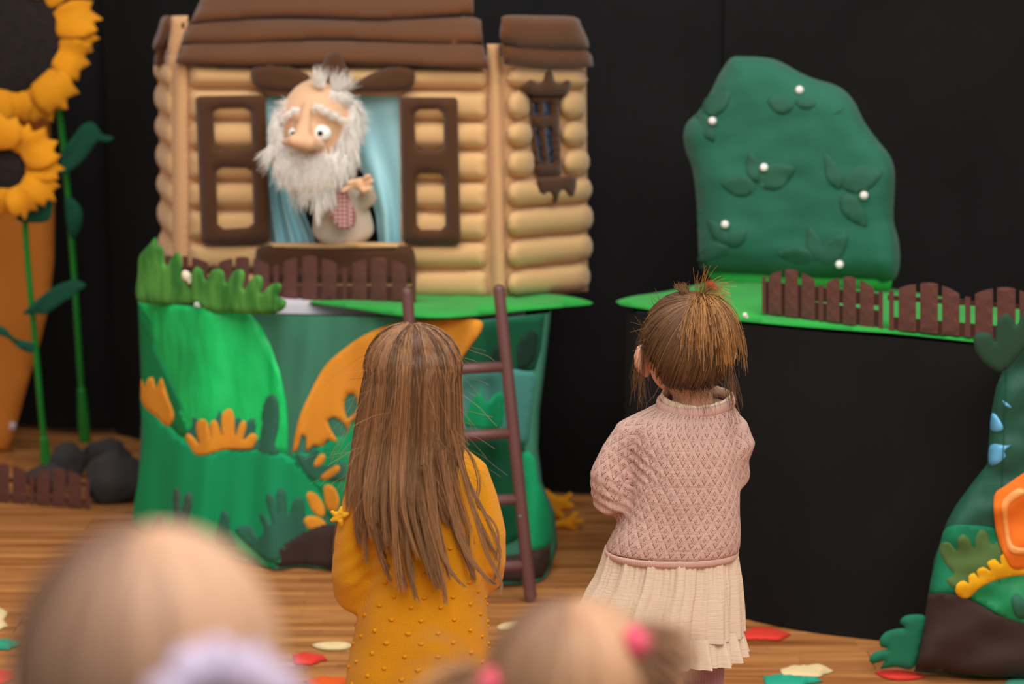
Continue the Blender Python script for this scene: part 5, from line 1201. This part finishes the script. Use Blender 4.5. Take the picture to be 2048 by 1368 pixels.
cap.add(Vc, [(j*(NP+1)+k, (j+1)*(NP+1)+k, (j+1)*(NP+1)+k+1, j*(NP+1)+k+1) for j in range(NR_) for k in range(NP)])
paths = []; rv = []; K = 20
for i in range(8200):
    gI = random.randrange(NG); ph, end, wp, wa, dg, drift, cr = GU[gI]
    ph0 = ph+random.gauss(0, .065); st = 650+random.uniform(0, 10) if random.random() < .75 else random.uniform(660, 800); en = end-abs(random.gauss(0, 34)); dj = random.uniform(-.006, .004)+dg
    fx = random.gauss(0, 1.0); q = []; pe = random.random()
    for k in range(K):
        t = k/(K-1); py = st+(en-st)*t; h = max(0, (py-830)/360); cl = min(.92, .15+h*1.5)
        f = ph0+(ph-ph0)*cl
        dx = (wa*math.sin(py*.017+wp)+drift*h)*h*1.2+fx*(2+6*h*(1-cl))+4*math.sin(py*.03+pe*6)*h*.5
        q.append(tuple(hairpt(f, py, dj*(.4+.6*min(1, h*3))-(.009*max(0, 1-t*6) if st > 662 else 0)+random.gauss(0, .0003), dx)))
    paths.append(q); rv.append(min(1, max(0, cr*.75+random.gauss(.12, .16))))
def pxpath(tb, dy, n, jx, K=18, taper=1.0):
    out = []
    for _ in range(n):
        o = random.gauss(0, jx); ph = random.uniform(0, 6); e = random.uniform(.85, 1); q = []
        c = catmull(tb, 8, False)
        for k in range(K):
            t = k/(K-1)*e; p = c[int(t*(len(c)-1))]; q.append(tuple(P(p[0]+o*(1-.5*t*taper)+1.5*math.sin(t*8+ph), p[1], Y1+interp(t, dy)+random.gauss(0, .0004))))
        out.append(q)
    return out
ex = pxpath([(800, 662), (765, 690), (746, 730), (728, 820), (714, 900), (704, 960), (690, 1010), (678, 1055), (672, 1115)], [(0, -.02), (.1, .0), (.4, .02), (1, .03)], 190, 6)
ex += pxpath([(905, 860), (922, 930), (950, 1030), (975, 1110), (1003, 1165), (1000, 1190), (990, 1185)], [(0, -.09), (1, -.10)], 36, 3)
ex += pxpath([(912, 880), (940, 905), (960, 960), (955, 1010), (985, 1040), (998, 1080), (985, 1140)], [(0, -.07), (.5, -.085), (1, -.09)], 10, 1.5)
ex += pxpath([(915, 895), (935, 960), (975, 1040), (1000, 1110), (985, 1165), (960, 1150)], [(0, -.07), (.5, -.095), (1, -.09)], 26, 2)
ex += pxpath([(880, 900), (900, 1000), (925, 1090), (958, 1140), (990, 1170), (975, 1150)], [(0, -.10), (1, -.115)], 60, 4)
ex += pxpath([(850, 930), (865, 1030), (885, 1110), (915, 1160), (935, 1178)], [(0, -.11), (1, -.118)], 60, 4)
rv += [random.uniform(.1, .8) for _ in ex]
strands('hair', [rs(p, K) for p in paths+ex], .00125, .0006, m_hair1, girl1, rnd=np.array(rv), extra=cap)
pt = []
for _ in range(170):
    f = random.uniform(-1.7, 1.7); py = random.uniform(655, 950); p = hairpt(f, py, .002); pt.append(fall(p, (math.sin(f)*random.uniform(.1, .9), -.3, random.uniform(-1, .15)), random.uniform(.03, .11), 12, .35, curl=random.uniform(.05, .25)))
strands('flyaway_hair', pt, .0006, .0004, m_hair1, girl1)
bw = MB(); c = q1(680, 1032, -.035)
for a in (0.3, 1.4, 2.6, 3.6, 4.9):
    d = Vector((math.cos(a), -.2, math.sin(a))); bw.tube([c, c+d*.008+Vector((0, -.003, 0)), c+d*.015], [.003, .0052, .0035], 10)
bw.ell(c+Vector((0, -.004, 0)), (.0045, .0045, .0045), seg=12, rings=8); link('fabric_flower', bw.remesh(.0018, 2), mat('yellow_flower_felt', (240, 176, 34), .8), girl1)

# ------------------------------------------------------------------ two children out of focus, close to the camera
def figure(label, X, Y, top, s, hair_m, top_m, hairfn, yaw=0.0):
    t = thing('person', label, 'person', (X, Y, 0)); HC = Vector((X, Y, top-.105*s)); H = top
    b = MB(); T, R = head_blobs(b, HC, s, yaw)
    sh = HC.z-.155*s; hip = H*.50
    b.tube([HC+Vector((0, -.004, -.05)), (X, Y, sh+.03)], [.042*s, .040*s], 18)
    b.tube([(X, Y, sh), (X, Y, (sh+hip)/2), (X, Y, hip)], [(.10*s, .06*s), (.09*s, .065*s), (.10*s, .07*s)], 24, flat=(0, -1, 0))
    g_ = MB(); g_.tube([(X, Y, sh-.01), (X, Y, (sh+hip)/2), (X, Y, hip)], [(.118*s, .076*s), (.112*s, .085*s), (.122*s, .09*s)], 28, flat=(0, -1, 0))
    for k in (-1, 1):
        S = Vector((X+k*.105*s, Y, sh-.005)); E_ = Vector((X+k*.15*s, Y+.01, sh-H*.17)); W_ = Vector((X+k*.10*s, Y+.13*s, sh-H*.21))
        b.tube([S, E_, W_], [.028*s, .024*s, .018*s], 14); g_.tube([S, E_, W_], [.042*s, .037*s, .030*s], 18)
        hand(b, W_+Vector((-k*.004, .01, 0)), (-k*.5, .8, 0), (0, .1, 1), s, -k)
    link('body', b.remesh(.005*s, 3), m_face, t); link('jumper', g_.remesh(.008, 4), top_m, t)
    legs(None, (X-.05*s, X+.05*s), hip, Y, 0, .046*s, .03*s, mat('denim_blue', (70, 84, 120), .9), t, 'trousers', m_shoe)
    head_details(T, R, s, t, hair_m); hairfn(t, HC, T, R, s, hair_m)
    return t
def hair_fall(t, HC, s, hm, n, length, part=0.0, back=True, w=.0028):
    A = Vector((.087, .098, .092))*s; c0 = HC+Vector((0, -.006, .012))*s; rv = []; paths = []; cp = MB(); cp.ell(c0+Vector((0, -.012*s, .0)), (A.x*.98, A.y*.93, A.z*.99))
    for _ in range(n):
        f = random.uniform(-2.1, 2.1); L_ = length*random.uniform(.8, 1.05); q = []; th0 = random.uniform(.02, .5)
        rr = 1.01+random.random()*.05
        for k in range(14):
            u_ = k/13; arc = th0+u_*(L_/A.z)*1.0
            if arc < 1.65: v = Vector((math.sin(arc)*math.sin(f), -math.sin(arc)*math.cos(f), math.cos(arc))); p = c0+Vector((v.x*A.x, v.y*A.y, v.z*A.z))*rr; last = p; a0 = arc
            else: p = last+Vector((0, 0, -(arc-a0)*A.z))+Vector((math.sin(f), -math.cos(f), 0))*.004*math.sin(arc*2)
            q.append(tuple(p))
        paths.append(q); rv.append(min(1, max(0, .5+.42*math.sin(f*1.1+.25+part)+random.gauss(0, .17))))
    return strands('hair', paths, w, w*.5, hm, t, extra=cp, rnd=np.array(rv))
def hairA(t, HC, T, R, s, hm):
    hair_fall(t, HC, s, hm, 2600, .13*s)
    c = HC+Vector((.064, -.084, .006))*s; pt = []
    for _ in range(500):
        pt.append(fall(c+Vector([random.gauss(0, .008) for _ in range(3)]), (.1+random.gauss(0, .2), -.6, -.3+random.gauss(0, .2)), random.uniform(.14, .2), 14, .7))
    strands('ponytail', pt, .0022, .001, hm, t)
    b = MB(); K = 60; pts = [c+Vector((.030*math.cos(a), -.012+.004*math.sin(a*9), .026*math.sin(a))) for a in [2*PI*k/K for k in range(K+1)]]
    b.tube(pts, [.013+.004*math.sin(k*1.3) for k in range(K+1)], 12, round_ends=False); b.build('scrunchie', mat('lilac_satin', (222, 206, 236), .5), t)
def hairB(t, HC, T, R, s, hm):
    hair_fall(t, HC, s, hm, 2200, .12*s)
    for k, c in ((1, HC+Vector((.060, -.040, .070))*s), (-1, HC+Vector((-.080, -.040, .028))*s)):
        pt = []
        for _ in range(320): pt.append(fall(c+Vector([random.gauss(0, .006) for _ in range(3)]), (k*(.7+random.gauss(0, .25)), -.2+random.gauss(0, .2), .0+random.gauss(0, .3)), random.uniform(.03, .055)*(1 if k > 0 else 2.0), 12, 1.6))
        strands('pigtail', pt, .0022, .001, hm, t)
        b = MB(); b.tube([c+Vector((.004*math.cos(a)*k, .012*math.cos(a), .012*math.sin(a))) for a in [2*PI*j/18 for j in range(19)]], [.006]*19, 10, round_ends=False); b.ell(c+Vector((k*.004, -.012, .006)), (.012, .010, .011), seg=14, rings=8)
        b.build('hair_tie', mat('hot_pink_tie', (240, 90, 120), .6), t)
YA = 1.28; pA = P(292, 1062, YA)
figure('blurred blonde child in the left foreground with a lilac hair band', pA.x, YA, pA.z, .80, hair_mat('blonde_hair', (104, 72, 58), (232, 184, 150), (234, 190, 156), .5, .12), mat('grey_jumper', (150, 140, 150), .9), hairA)
YB = 1.85; pB = P(1146, 1206, YB)
figure('blurred fair-haired child at the bottom centre with two pink hair ties', pB.x, YB, pB.z, .78, hair_mat('sandy_hair', (116, 82, 64), (208, 160, 124), (218, 168, 116), .5, .25), mat('rose_jumper', (210, 150, 150), .9), hairB)
